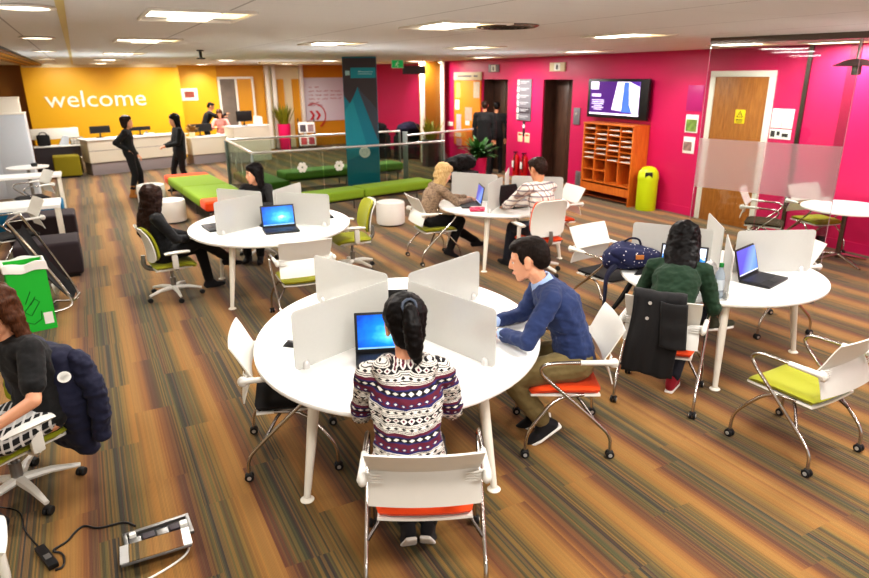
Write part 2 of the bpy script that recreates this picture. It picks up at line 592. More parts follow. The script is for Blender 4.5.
class MB:
    """collects shapes for ONE mesh"""
    def __init__(self):
        self.bm = bmesh.new()

    def box(self, c, s, bev=0.0, rot=None, seg=2):
        g = bmesh.ops.create_cube(self.bm, size=1.0)
        vs = g['verts']
        bmesh.ops.scale(self.bm, vec=V(s), verts=vs)
        if bev > 0:
            es = list({e for v in vs for e in v.link_edges})
            r = bmesh.ops.bevel(self.bm, geom=es, offset=min(bev, min(s) * 0.49), segments=seg, affect='EDGES', profile=0.6)
            vs = list({v for f in r['faces'] for v in f.verts} | {v for v in vs if v.is_valid})
        if rot is not None:
            bmesh.ops.transform(self.bm, matrix=rot.to_4x4() if not isinstance(rot, Matrix) or len(rot) == 3 else rot, verts=vs)
        bmesh.ops.translate(self.bm, vec=V(c), verts=vs)
        return self

    def tube(self, pts, r, seg=10, cap=True, smooth_path=0):
        pts = [V(p) for p in pts]
        rs = list(r) if isinstance(r, (list, tuple)) else [r] * len(pts)
        for _ in range(smooth_path):      # Chaikin corner cutting
            q, w = [pts[0]], [rs[0]]
            for i in range(len(pts) - 1):
                a, b = pts[i], pts[i + 1]
                q += [a * .75 + b * .25, a * .25 + b * .75]
                w += [rs[i] * .75 + rs[i + 1] * .25, rs[i] * .25 + rs[i + 1] * .75]
            q.append(pts[-1]); w.append(rs[-1])
            pts, rs = q, w
        rings = []
        s = None
        for i, p in enumerate(pts):
            d = (pts[min(i + 1, len(pts) - 1)] - pts[max(i - 1, 0)]).normalized()
            if s is None:
                s, t = basis(d)
            else:
                s = (s - d * s.dot(d))
                s = s.normalized() if s.length > 1e-6 else basis(d)[0]
                t = d.cross(s)
            t = d.cross(s)
            rings.append([self.bm.verts.new(p + (s * math.cos(a) + t * math.sin(a)) * rs[i]) for a in [2 * PI * k / seg for k in range(seg)]])
        for a, b in zip(rings, rings[1:]):
            for k in range(seg):
                self.bm.faces.new((a[k], a[(k + 1) % seg], b[(k + 1) % seg], b[k]))
        if cap:
            self.bm.faces.new(rings[0][::-1])
            self.bm.faces.new(rings[-1])
        return self

    def lathe(self, prof, c=(0, 0, 0), seg=24, axis=None):
        """prof: (radius, height) pairs, around z (or around axis)"""
        c = V(c)
        mt = Matrix.Identity(3)
        if axis is not None:
            mt = V((0, 0, 1)).rotation_difference(V(axis)).to_matrix()
        rings = []
        for r, h in prof:
            if r < 1e-6:
                rings.append([self.bm.verts.new(c + mt @ V((0, 0, h)))])
            else:
                rings.append([self.bm.verts.new(c + mt @ V((r * math.cos(2 * PI * k / seg), r * math.sin(2 * PI * k / seg), h))) for k in range(seg)])
        for a, b in zip(rings, rings[1:]):
            for k in range(seg):
                k2 = (k + 1) % seg
                if len(a) == 1 and len(b) > 1:
                    self.bm.faces.new((a[0], b[k2], b[k]))
                elif len(b) == 1 and len(a) > 1:
                    self.bm.faces.new((a[k], a[k2], b[0]))
                elif len(a) > 1:
                    self.bm.faces.new((a[k], a[k2], b[k2], b[k]))
        if len(rings[0]) > 1:
            self.bm.faces.new(rings[0][::-1])
        if len(rings[-1]) > 1:
            self.bm.faces.new(rings[-1])
        return self

    def prism(self, poly, off):
        """polygon (3-D points) extruded by the vector off"""
        a = [self.bm.verts.new(V(p)) for p in poly]
        b = [self.bm.verts.new(V(p) + V(off)) for p in poly]
        n = len(a)
        self.bm.faces.new(a[::-1])
        self.bm.faces.new(b)
        for i in range(n):
            self.bm.faces.new((a[i], a[(i + 1) % n], b[(i + 1) % n], b[i]))
        return self

    def ell(self, c, r, rot=None, sub=2):
        g = bmesh.ops.create_icosphere(self.bm, subdivisions=sub, radius=1.0)
        vs = g['verts']
        r = (r, r, r) if isinstance(r, (int, float)) else r
        bmesh.ops.scale(self.bm, vec=V(r), verts=vs)
        if rot is not None:
            bmesh.ops.transform(self.bm, matrix=rot.to_4x4(), verts=vs)
        bmesh.ops.translate(self.bm, vec=V(c), verts=vs)
        return self

    def grid(self, f, nu, nv, thick=0.0):
        """surface f(u, v) for u, v in 0..1; thick gives it a back face"""
        def lay(fn):
            return [[self.bm.verts.new(V(fn(i / nu, j / nv))) for j in range(nv + 1)] for i in range(nu + 1)]
        A = lay(f)
        if thick:
            self.bm.verts.index_update()
            nrm = []
            for i in range(nu + 1):
                row = []
                for j in range(nv + 1):
                    e = 1e-3
                    u, v = i / nu, j / nv
                    du = V(f(min(u + e, 1), v)) - V(f(max(u - e, 0), v))
                    dv = V(f(u, min(v + e, 1))) - V(f(u, max(v - e, 0)))
                    c = du.cross(dv)
                    row.append(c.normalized() if c.length > 1e-12 else V((0, 0, 1)))
                nrm.append(row)
            B = [[self.bm.verts.new(A[i][j].co - nrm[i][j] * thick) for j in range(nv + 1)] for i in range(nu + 1)]
        for i in range(nu):
            for j in range(nv):
                self.bm.faces.new((A[i][j], A[i + 1][j], A[i + 1][j + 1], A[i][j + 1]))
                if thick:
                    self.bm.faces.new((B[i][j], B[i][j + 1], B[i + 1][j + 1], B[i + 1][j]))
        if thick:
            for i in range(nu):
                self.bm.faces.new((A[i][0], B[i][0], B[i + 1][0], A[i + 1][0]))
                self.bm.faces.new((A[i][nv], A[i + 1][nv], B[i + 1][nv], B[i][nv]))
            for j in range(nv):
                self.bm.faces.new((A[0][j], A[0][j + 1], B[0][j + 1], B[0][j]))
                self.bm.faces.new((A[nu][j], B[nu][j], B[nu][j + 1], A[nu][j + 1]))
        return self

    def build(self, name, material, parent=None, smooth=40, loc=None, rotz=None):
        bmesh.ops.recalc_face_normals(self.bm, faces=self.bm.faces[:])
        me = bpy.data.meshes.new(name)
        self.bm.to_mesh(me)
        self.bm.free()
        return link_mesh(name, me, material, parent, smooth, loc, rotz)


def link_mesh(name, me, material, parent=None, smooth=40, loc=None, rotz=None):
    me.materials.clear()
    me.materials.append(material)
    if smooth:
        me.shade_smooth()
        if smooth < 180:
            try:
                me.set_sharp_from_angle(angle=math.radians(smooth))
            except Exception:
                pass
    o = bpy.data.objects.new(name, me)
    COL.objects.link(o)
    if parent is not None:
        o.parent = parent
    if loc is not None:
        o.location = loc
    if rotz is not None:
        o.rotation_euler = (0, 0, rotz)
    return o


def tag(o, label=None, cat=None, group=None, kind=None):
    if label:
        o['label'] = label
    if cat:
        o['category'] = cat
    if group:
        o['group'] = group
    if kind:
        o['kind'] = kind
    return o


def thing(name, label, cat, loc=(0, 0, 0), rotz=0.0, group=None):
    o = bpy.data.objects.new(name, None)
    o.empty_display_size = 0.1
    COL.objects.link(o)
    o.location = loc
    o.rotation_euler = (0, 0, rotz)
    return tag(o, label, cat, group)


def struct(o):
    o['kind'] = 'structure'
    return o


def kids(o):
    return [c for c in COL.objects if c.parent is o]


def dup(root, loc, rotz, label, group=None, swap=None):
    """copy of a thing with copies of its parts and sub-parts"""
    def cp(o, par):
        c = o.copy()
        COL.objects.link(c)
        if par is not None:
            c.parent = par
        if swap and o.name.split('.')[0] in swap:
            c.data = o.data.copy()
            c.data.materials[0] = swap[o.name.split('.')[0]]
        for ch in kids(o):
            cp(ch, c)
        return c
    r = cp(root, None)
    r.location = loc
    r.rotation_euler = (0, 0, rotz)
    r['label'] = label
    if group:
        r['group'] = group
    return r


def facing(fx, fy):
    """z rotation that turns local +Y to (fx, fy)"""
    return math.atan2(-fx, fy)


def text_part(name, body, size, material, parent, loc, rot, extrude=0.002, align='LEFT', sx=1.0):
    cu = bpy.data.curves.new(name, 'FONT')
    cu.body = body
    cu.size = size
    cu.extrude = extrude
    cu.align_x = align
    cu.resolution_u = 3
    t = bpy.data.objects.new(name, cu)
    COL.objects.link(t)
    dg = bpy.context.evaluated_depsgraph_get()
    me = bpy.data.meshes.new_from_object(t.evaluated_get(dg))
    bpy.data.objects.remove(t)
    bpy.data.curves.remove(cu)
    me.name = name
    o = link_mesh(name, me, material, parent, smooth=0)
    o.location = loc
    o.rotation_euler = rot
    o.scale = (sx, 1, 1)
    return o

# ------------------------------------------------------------------ furniture kinds (built once, then copied)
def caster(parent, x, y, mt_wheel, mt_stem, hub=True):
    w = MB()
    for dx in (-0.013, 0.013):
        w.lathe([(0.0, -0.009), (0.024, -0.009), (0.028, -0.005), (0.028, 0.005), (0.024, 0.009), (0.0, 0.009)], (x + dx, y, 0.028), 16, (1, 0, 0))
    w.box((x, y, 0.045), (0.03, 0.035, 0.025), 0.008)
    c = w.build('caster', mt_wheel, parent)
    if hub:
        h = MB()
        for dx in (-0.0235, 0.0235):
            h.lathe([(0.0, -0.002), (0.013, -0.002), (0.013, 0.002), (0, 0.002)], (x + dx, y, 0.028), 12, (1, 0, 0))
        h.build('wheel_hub', mt_stem, c)
    return c


def build_meeting_chair(label, seat_mat, group, low=False):
    t = thing('meeting_chair', label, 'chair', group=group)
    seg = 8 if low else 12
    W = 0.285
    # seat pad with a waterfall front edge
    def seat(u, v):
        x = (u - 0.5) * 2
        y = (v - 0.5) * 2
        ex = math.copysign(abs(x) ** 0.9, x) * 0.235
        ey = math.copysign(abs(y) ** 0.9, y) * 0.235
        k = (1 - abs(x) ** 8 * 0.6) * (1 - abs(y) ** 8 * 0.6)
        z = 0.475 * k + 0.44 * (1 - k) - 0.02 * max(0, y) ** 3 + 0.012 * x * x
        rr = max(abs(x), abs(y))
        if abs(x) > 0.7 and abs(y) > 0.7:
            f = 1 - 0.06 * ((abs(x) - .7) / .3) * ((abs(y) - .7) / .3)
            ex *= f
            ey *= f
        return (ex, ey + 0.02, z)
    MB().grid(seat, 16, 16, 0.03).build('seat_pad', seat_mat, t, 60)
    MB().grid(lambda u, v: ((u - .5) * .45, (v - .5) * .45 + .02, .432 - .012 * (1 - (2 * u - 1) ** 2)), 8, 8, 0.014).build('seat_shell', M['white_plastic'], t)
    # white flexible backrest, pinched at the armrests
    def prof(z):
        q = (z - 0.685)
        return -0.228 - (0.06 * (1 - math.exp(-abs(q) * 14)) + (1.4 * q * q if q > 0 else 0.5 * q * q))
    def back(u, v):
        z = 0.525 + 0.365 * v
        x = (u - 0.5) * 2
        pinch = 0.262 - 0.010 * math.exp(-((z - 0.70) / 0.07) ** 2)
        return (x * pinch, prof(z) + 0.02 * x * x + 0.006, z)
    b = MB().grid(back, 16, 16, 0.008).build('backrest', M['white_plastic'], t, 60)
    for s in (-1, 1):
        rib = MB()
        for k in range(4):
            z = 0.657 + k * 0.016
            rib.tube([(s * 0.27, -0.235, z), (s * 0.235, -0.252, z), (s * 0.185, -0.255, z)], [0.007, 0.006, 0.002], 6)
        rib.build('back_rib', M['white_plastic'], b)
    for s in (-1, 1):
        x = s * W
        MB().tube([(x, -0.28, 0.055), (x, -0.275, 0.16), (x, -0.19, 0.25), (x, 0.08, 0.50), (x, 0.19, 0.60), (x, 0.20, 0.65), (x, 0.14, 0.678), (x, 0.02, 0.682), (x, -0.24, 0.685)],
                  0.0115, seg, smooth_path=2).build('side_frame', M['chrome'], t, 60)
        c = MB().tube([(x, -0.05, 0.683), (x, -0.16, 0.684), (x, -0.27, 0.685)], [0.016, 0.0175, 0.02], seg)
        c.ell((x * 0.985, -0.258, 0.68), (0.022, 0.03, 0.035))
        c.build('armrest', M['white_plastic'], t, 60)
        MB().tube([(x, 0.275, 0.055), (x, 0.27, 0.17), (x * 0.97, 0.21, 0.265), (x * 0.80, 0.08, 0.41), (x * 0.76, -0.10, 0.425)], 0.0115, seg, smooth_path=2).build('front_leg', M['chrome'], t, 60)
        caster(t, x, -0.28, M['rubber'], M['silver'], not low)
        caster(t, x, 0.275, M['rubber'], M['silver'], not low)
    MB().tube([(-W * .98, -0.165, 0.275), (-W * .6, -0.06, .405), (-.15, 0.0, 0.42), (.15, 0.0, 0.42), (W * .6, -0.06, .405), (W * .98, -0.165, 0.275)], 0.010, seg, smooth_path=1).build('crossbar', M['dark_chrome'], t, 60)
    return t


def build_task_chair(label, fab, group):
    t = thing('task_chair', label, 'chair', group=group)
    def pad(u, v):
        x, y = (u - .5) * 2, (v - .5) * 2
        k = (1 - abs(x) ** 8 * .7) * (1 - abs(y) ** 8 * .7)
        f = 1.0
        if abs(x) > .65 and abs(y) > .65:
            f = 1 - .09 * ((abs(x) - .65) / .35) * ((abs(y) - .65) / .35)
        return (x * .24 * f, y * .235 * f + .02, .455 + .04 * k - .03 * max(0, y) ** 3)
    MB().grid(pad, 16, 16, .035).build('seat_pad', fab, t, 60)
    MB().box((0, .0, .425), (.40, .40, .03), .012).box((0, 0, .395), (.2, .26, .05), .015).build('seat_base', M['white_plastic'], t)
    def prof(z):
        return -0.225 - 0.05 * ((z - .68) / .28) ** 2 - .10 * (z - .6)
    def bk(off, wx, z0, z1):
        def f(u, v):
            x = (u - .5) * 2
            z = z0 + (z1 - z0) * v
            w = wx * (1 - .10 * (2 * v - 1) ** 4 - .06 * v)
            dz = 0.0
            if abs(x) > .6:
                dz = -((abs(x) - .6) / .4) ** 2 * .035 * (1 if v > .5 else -1) * abs(2 * v - 1) ** 3
            return (x * w, prof(z) + .045 * x * x + off, z + dz)
        return f
    MB().grid(bk(.028, .235, .545, .965), 16, 16, .026).build('back_cushion', fab, t, 60)
    sh = MB().grid(bk(-.004, .242, .525, .975), 16, 16, .014).build('back_shell', M['white_plastic'], t, 60)
    MB().tube([(0, -.05, .40), (0, -.2, .40), (0, -.285, .46), (0, -.275, .60)], [.03, .03, .028, .022], 10, smooth_path=1).build('back_bracket', M['grey_metal'], t, 60)
    for s in (-1, 1):
        a = MB().tube([(s * .12, 0, .41), (s * .25, 0, .42), (s * .285, 0, .46)], .018, 8, smooth_path=1)
        a.box((s * .285, 0, .535), (.032, .065, .17), .012).box((s * .285, 0, .60), (.026, .052, .10), .01)
        ar = a.build('arm_post', M['white_plastic'], t)
        def ap(u, v, s=s):
            x, y = (u - .5) * 2, (v - .5) * 2
            f = 1 - .25 * abs(y) ** 3
            return (s * .28 + x * .045 * f, .03 + y * .135, .672 - .012 * abs(x) ** 3 - .01 * abs(y) ** 4)
        MB().grid(ap, 8, 12, .028).build('arm_pad', M['white_plastic'], ar, 60)
    MB().tube([(0, 0, .12), (0, 0, .26)], .03, 12).tube([(0, 0, .26), (0, 0, .40)], .018, 12).build('gas_column', M['grey_metal'], t)
    b = MB()
    for k in range(5):
        a = 2 * PI * k / 5 + .3
        d = V((math.sin(a), math.cos(a), 0))
        b.tube([d * .02 + V((0, 0, .125)), d * .16 + V((0, 0, .12)), d * .30 + V((0, 0, .085))], [.032, .024, .015], 8)
    b.build('star_base', M['white_plastic'], t)
    for k in range(5):
        a = 2 * PI * k / 5 + .3
        caster(t, math.sin(a) * .30, math.cos(a) * .30, M['rubber'], M['rubber'], False)
    return t


def build_divider(parent, c, ang, r0, length, h=0.37, base=0.745):
    """upright screen standing on the table, from radius r0 outwards"""
    d = V((math.cos(ang), math.sin(ang), 0))
    n = V((-d.y, d.x, 0))
    z0 = base + 0.004
    pts = []
    R = 0.03
    L0, L1 = r0, r0 + length
    def arc(cx, cz, a0, a1):
        return [(cx + R * math.cos(a0 + (a1 - a0) * i / 4), cz + R * math.sin(a0 + (a1 - a0) * i / 4)) for i in range(5)]
    poly = [(L0, z0)] + arc(L1 - R, z0 + R, -PI / 2, 0) + arc(L1 - R, z0 + h - R, 0, PI / 2) + arc(L0 + R, z0 + h - R, PI / 2, PI)
    P = [V(c) + d * a + V((0, 0, b)) - n * .004 for a, b in poly]
    o = MB().prism(P, n * .008).build('divider', M['divider'], parent, 0)
    q = V(c) + d * (L1 - .075) + V((0, 0, base))
    MB().lathe([(.026, 0.0), (.026, .02), (.02, .04), (.008, .05), (0, .052)], q, 14).build('clip', M['silver'], o)
    return o


def build_table(label, c, a, b, ang, legs, div_ang, div_r=(.10, .68), group='four-seat study tables'):
    """elliptical table: semi axes a, b, the long axis at angle ang"""
    t = thing('study_table', label, 'table', (c[0], c[1], 0), 0, group)
    n = 72
    def ring(k, z, inset):
        s = 2 * PI * k / n
        x, y = (a - inset) * math.cos(s), (b - inset) * math.sin(s)
        return (x * math.cos(ang) - y * math.sin(ang), x * math.sin(ang) + y * math.cos(ang), z)
    mb = MB()
    lays = [(.712, .03), (.714, .008), (.722, 0.0), (.738, 0.0), (.744, .003), (.745, .012)]
    rings = [[mb.bm.verts.new(V(ring(k, z, i))) for k in range(n)] for z, i in lays]
    for p, q in zip(rings, rings[1:]):
        for k in range(n):
            mb.bm.faces.new((p[k], p[(k + 1) % n], q[(k + 1) % n], q[k]))
    mb.bm.faces.new(rings[0][::-1])
    mb.bm.faces.new(rings[-1])
    mb.build('tabletop', M['table_white'], t, 50)
    fr = MB()
    for lx, ly in legs:
        fr.tube([(0, 0, .703), (lx * .8, ly * .8, .703)], .009, 8)
    fr.build('under_frame', M['grey_metal'], t)
    for lx, ly in legs:
        l = MB().tube([(lx * .86, ly * .86, .712), (lx * .93, ly * .93, .35), (lx, ly, .02)], [.036, .030, .020], 16).build('leg', M['leg_white'], t, 60)
        MB().lathe([(.0, 0), (.04, 0.0), (.042, .006), (.036, .012), (.014, .018), (.014, .05), (0, .05)], (lx, ly, 0), 18).build('foot', M['leg_white'], l)
    for da in div_ang:
        build_divider(t, (0, 0, 0), da, div_r[0], div_r[1])
    return t


def build_laptop(label, loc, rotz, screen, open_deg=105, w=.378, d=.25, group='laptops on the study tables'):
    """local: the keyboard front towards -Y, the screen hinge at +Y"""
    t = thing('laptop', label, 'laptop', loc, rotz, group)
    b = MB().box((0, 0, .013), (w, d, .022), .006).build('base', M['laptop_black'], t)
    MB().box((0, .022, .0252), (w * .88, d * .50, .002), 0).build('keyboard', M['keys'], b)
    MB().box((0, -.075, .0252), (.085, .05, .0015), 0).build('touchpad', M['black_plastic'], b)
    e = bpy.data.objects.new('lid', None)
    a = math.radians(open_deg - 90)
    lid = MB().box((0, 0, .128), (w, .011, .255), .005).build('lid', M['laptop_black'], t)
    lid.location = (0, d / 2 - .004, .018)
    lid.rotation_euler = (-a, 0, 0)
    s = MB().box((0, -.0062, .134), (w * .915, .001, .212), 0).build('screen', M[screen], lid)
    s['label'] = 'lit screen' if screen != 'screen_dark' else 'dark screen'
    bpy.data.objects.remove(e)
    return t


def build_stool(label, loc, r=.24, h=.40):
    t = thing('round_stool', label, 'stool', loc, 0, 'white drum stools')
    MB().lathe([(0, .03), (r * .97, .03), (r, .06), (r, h - .04), (r * .97, h - .01), (r * .85, h), (0, h)], (0, 0, 0), 28).build('drum', M['white_fabric'], t, 50)
    MB().lathe([(0, 0), (r * .8, 0), (r * .8, .03), (0, .03)], (0, 0, 0), 20).build('base', M['black_plastic'], t)
    return t


def build_bench(label, p0, p1, width, z=.42, fab='green_fabric', ends=None, group='green upholstered benches', name='bench', base_label=None):
    p0, p1 = V((p0[0], p0[1], 0)), V((p1[0], p1[1], 0))
    L = (p1 - p0).length
    d = (p1 - p0) / L
    t = thing(name, label, 'bench', (p0 + p1) / 2, math.atan2(d.y, d.x), group)
    n = 2 if L > 2.2 else 1
    e = 0.42 if ends else 0.0
    if ends:
        for s in (-1, 1):
            o = MB().box((s * (L / 2 - e / 2), 0, z - .085), (e, width, .17), .055, seg=4).build('end_cushion', M[ends], t)
            o['label'] = 'orange end cushion'
    seglen = (L - 2 * e) / n
    for i in range(n):
        MB().box((-L / 2 + e + seglen * (i + .5), 0, z - .085), (seglen - .006, width, .17), .055, seg=4).build('cushion', M[fab], t)
    MB().box((0, 0, z - .185), (L - .1, width - .12, .03), .004).build('rail', M['black_plastic'], t)
    k = max(2, int(L / 1.1))
    for i in range(k + 1):
        for s in (-1, 1):
            x = -L / 2 + .12 + (L - .24) * i / k
            MB().tube([(x, s * (width / 2 - .1), 0), (x, s * (width / 2 - .1), z - .17)], .016, 8).build('leg', M['grey_metal'], t)
    return t


def leaf_blade(mb, base, direction, length, width, droop):
    d = V(direction).normalized()
    side = d.cross(V((0, 0, 1)))
    side = side.normalized() if side.length > 1e-3 else V((1, 0, 0))
    prev = None
    n = 5
    for i in range(n + 1):
        t = i / n
        p = V(base) + d * length * t - V((0, 0, 1)) * droop * t * t * length
        w = width * math.sin(PI * min(1, .12 + t * .88)) * .5
        a = mb.bm.verts.new(p + side * w)
        b = mb.bm.verts.new(p - side * w)
        if prev:
            mb.bm.faces.new((prev[0], a, b, prev[1]))
        prev = (a, b)


def build_planter(label, loc, r, h, pot_mat, leaf_mat, kind='bushy', leaf_h=.6, n=60, square=False):
    t = thing('potted_plant', label, 'plant', loc, 0)
    if square:
        MB().prism([(-r * .8, -r * .8, 0), (r * .8, -r * .8, 0), (r * .8, r * .8, 0), (-r * .8, r * .8, 0)], (0, 0, h)).build('pot', pot_mat, t)
    else:
        MB().lathe([(0, 0), (r * .78, 0), (r * .82, .02), (r, h), (r * .9, h), (r * .88, h - .05), (0, h - .05)], (0, 0, 0), 24).build('pot', pot_mat, t)
    f = MB()
    rnd = random.Random(int(loc[0] * 100))
    for i in range(n):
        a = rnd.random() * 2 * PI
        rr = rnd.random() * r * .7
        if kind == 'spiky':
            el = 1.0 + rnd.random() * .5
            leaf_blade(f, (rr * math.cos(a), rr * math.sin(a), h - .06), (math.cos(a) * math.cos(el), math.sin(a) * math.cos(el), math.sin(el)), leaf_h * (.6 + .5 * rnd.random()), .07, .12)
        else:
            el = .25 + rnd.random() * 1.1
            base = V((rr * math.cos(a), rr * math.sin(a), h - .05 + rnd.random() * leaf_h * .35))
            leaf_blade(f, base, (math.cos(a) * math.cos(el), math.sin(a) * math.cos(el), math.sin(el)), leaf_h * (.45 + .5 * rnd.random()), .09, .35)
    f.build('foliage', leaf_mat, t, 180)
    return t


def wall_box(name, x0, x1, y0, y1, z0, z1, mt):
    return struct(MB().box(((x0 + x1) / 2, (y0 + y1) / 2, (z0 + z1) / 2), (x1 - x0, y1 - y0, z1 - z0)).build(name, mt, None, 0))

# ------------------------------------------------------------------ people
def Q(p, r, rot=None):
    return (V(p), (r, r, r) if isinstance(r, (int, float)) else r, rot)


_ICO = None


def _ico():
    global _ICO
    if _ICO is None:
        b = bmesh.new()
        bmesh.ops.create_icosphere(b, subdivisions=2, radius=1.0)
        _ICO = [v.co.copy() for v in b.verts]
        b.free()
    return _ICO


def hull(bm, *qs):
    """convex solid around the ellipsoids qs"""
    vs = []
    for p, r, rot in qs:
        for c in _ico():
            q = V((c.x * r[0], c.y * r[1], c.z * r[2]))
            if rot is not None:
                q = rot @ q
            vs.append(bm.verts.new(p + q))
    ret = bmesh.ops.convex_hull(bm, input=vs)
    junk = list({g for g in ret['geom_interior'] + ret['geom_unused'] if isinstance(g, bmesh.types.BMVert)})
    if junk:
        bmesh.ops.delete(bm, geom=junk, context='VERTS')


def chain(bm, qs):
    for a, b in zip(qs, qs[1:]):
        hull(bm, a, b)


def fuse(bm, name, material, parent, voxel, smooth_it=3, wrinkle=0.0, wscale=14.0, cut=None):
    """one continuous surface out of overlapping solids"""
    me = bpy.data.meshes.new(name)
    bm.to_mesh(me)
    bm.free()
    o = bpy.data.objects.new(name, me)
    COL.objects.link(o)
    r = o.modifiers.new('r', 'REMESH')
    r.mode = 'VOXEL'
    r.voxel_size = voxel
    s = o.modifiers.new('s', 'SMOOTH')
    s.factor = 0.5
    s.iterations = smooth_it
    dg = bpy.context.evaluated_depsgraph_get()
    dg.update()
    new = bpy.data.meshes.new_from_object(o.evaluated_get(dg))
    bpy.data.objects.remove(o)
    bpy.data.meshes.remove(me)
    new.name = name
    if wrinkle:
        off = V((random.random() * 9, random.random() * 9, random.random() * 9))
        nr = [v.normal.copy() for v in new.vertices]
        for v, n in zip(new.vertices, nr):
            p = v.co
            w = noise.noise(V((p.x * wscale, p.y * wscale, p.z * wscale * 1.6)) + off) + .5 * noise.noise(V((p.x, p.y, p.z * 1.5)) * wscale * 2.3 + off)
            v.co = p + n * (w * wrinkle)
    if cut:
        b2 = bmesh.new()
        b2.from_mesh(new)
        bmesh.ops.delete(b2, geom=[f for f in b2.faces if cut(f.calc_center_median())], context='FACES')
        b2.to_mesh(new)
        b2.free()
    return link_mesh(name, new, material, parent, 180)


def ik(a, t, l1, l2, pole):
    a, t, pole = V(a), V(t), V(pole)
    d = t - a
    L = min(d.length, (l1 + l2) * .995)
    d.normalize()
    t = a + d * L
    x = (l1 * l1 - l2 * l2 + L * L) / (2 * L)
    h = math.sqrt(max(0, l1 * l1 - x * x))
    pl = pole - d * pole.dot(d)
    pl = pl.normalized() if pl.length > 1e-5 else V((0, 0, 1))
    return a + d * x + pl * h, t


def hand(bm, wrist, d, palm_n, side, s=1.0, curl=25, fr=.0078):
    """palm, four fingers and a thumb; d: along the hand, palm_n: out of the palm, side +1 puts the thumb at d x palm_n"""
    d = V(d).normalized()
    n = V(palm_n)
    n = (n - d * n.dot(d)).normalized()
    x = d.cross(n) * side            # towards the thumb
    W = V(wrist)
    hull(bm, Q(W, .024 * s), Q(W + d * .04 * s + x * .018 * s, .017 * s), Q(W + d * .04 * s - x * .018 * s, .016 * s))
    hull(bm, Q(W + d * .03 * s + x * .022 * s, .016 * s), Q(W + d * .03 * s - x * .02 * s, .015 * s), Q(W + d * .088 * s + x * .030 * s, .0115 * s), Q(W + d * .08 * s - x * .030 * s, .0105 * s))
    for k, (off, L, sp) in enumerate(((.031, .072, .16), (.0105, .082, .05), (-.0105, .076, -.06), (-.030, .058, -.18))):
        p = W + d * (.086 - .004 * abs(k - 1)) * s + x * off * s
        dirv = (d + x * sp).normalized()
        pts = [p]
        a = math.radians(curl * .5)
        cur = p
        for j, fl in enumerate((.45, .31, .26)):
            v = dirv * math.cos(a) + n * math.sin(a)
            cur = cur + v * L * fl * s
            pts.append(cur)
            a += math.radians(curl)
        chain(bm, [Q(q, fr * s * (1.08 - .1 * i)) for i, q in enumerate(pts)])
    t0 = W + d * .028 * s + x * .026 * s
    t1 = t0 + (d * .6 + x * .75 + n * .25).normalized() * .036 * s
    t2 = t1 + (d * .85 + x * .35 + n * .35).normalized() * .030 * s
    t3 = t2 + (d * .95 + x * .05 + n * .4).normalized() * .024 * s
    chain(bm, [Q(t0, .015 * s), Q(t1, .0115 * s), Q(t2, .0098 * s), Q(t3, .0078 * s)])


def rot_frame(fwd, up):
    f = V(fwd).normalized()
    u = V(up)
    u = (u - f * u.dot(f)).normalized()
    r = f.cross(u)
    return Matrix((r, f, u)).transposed()


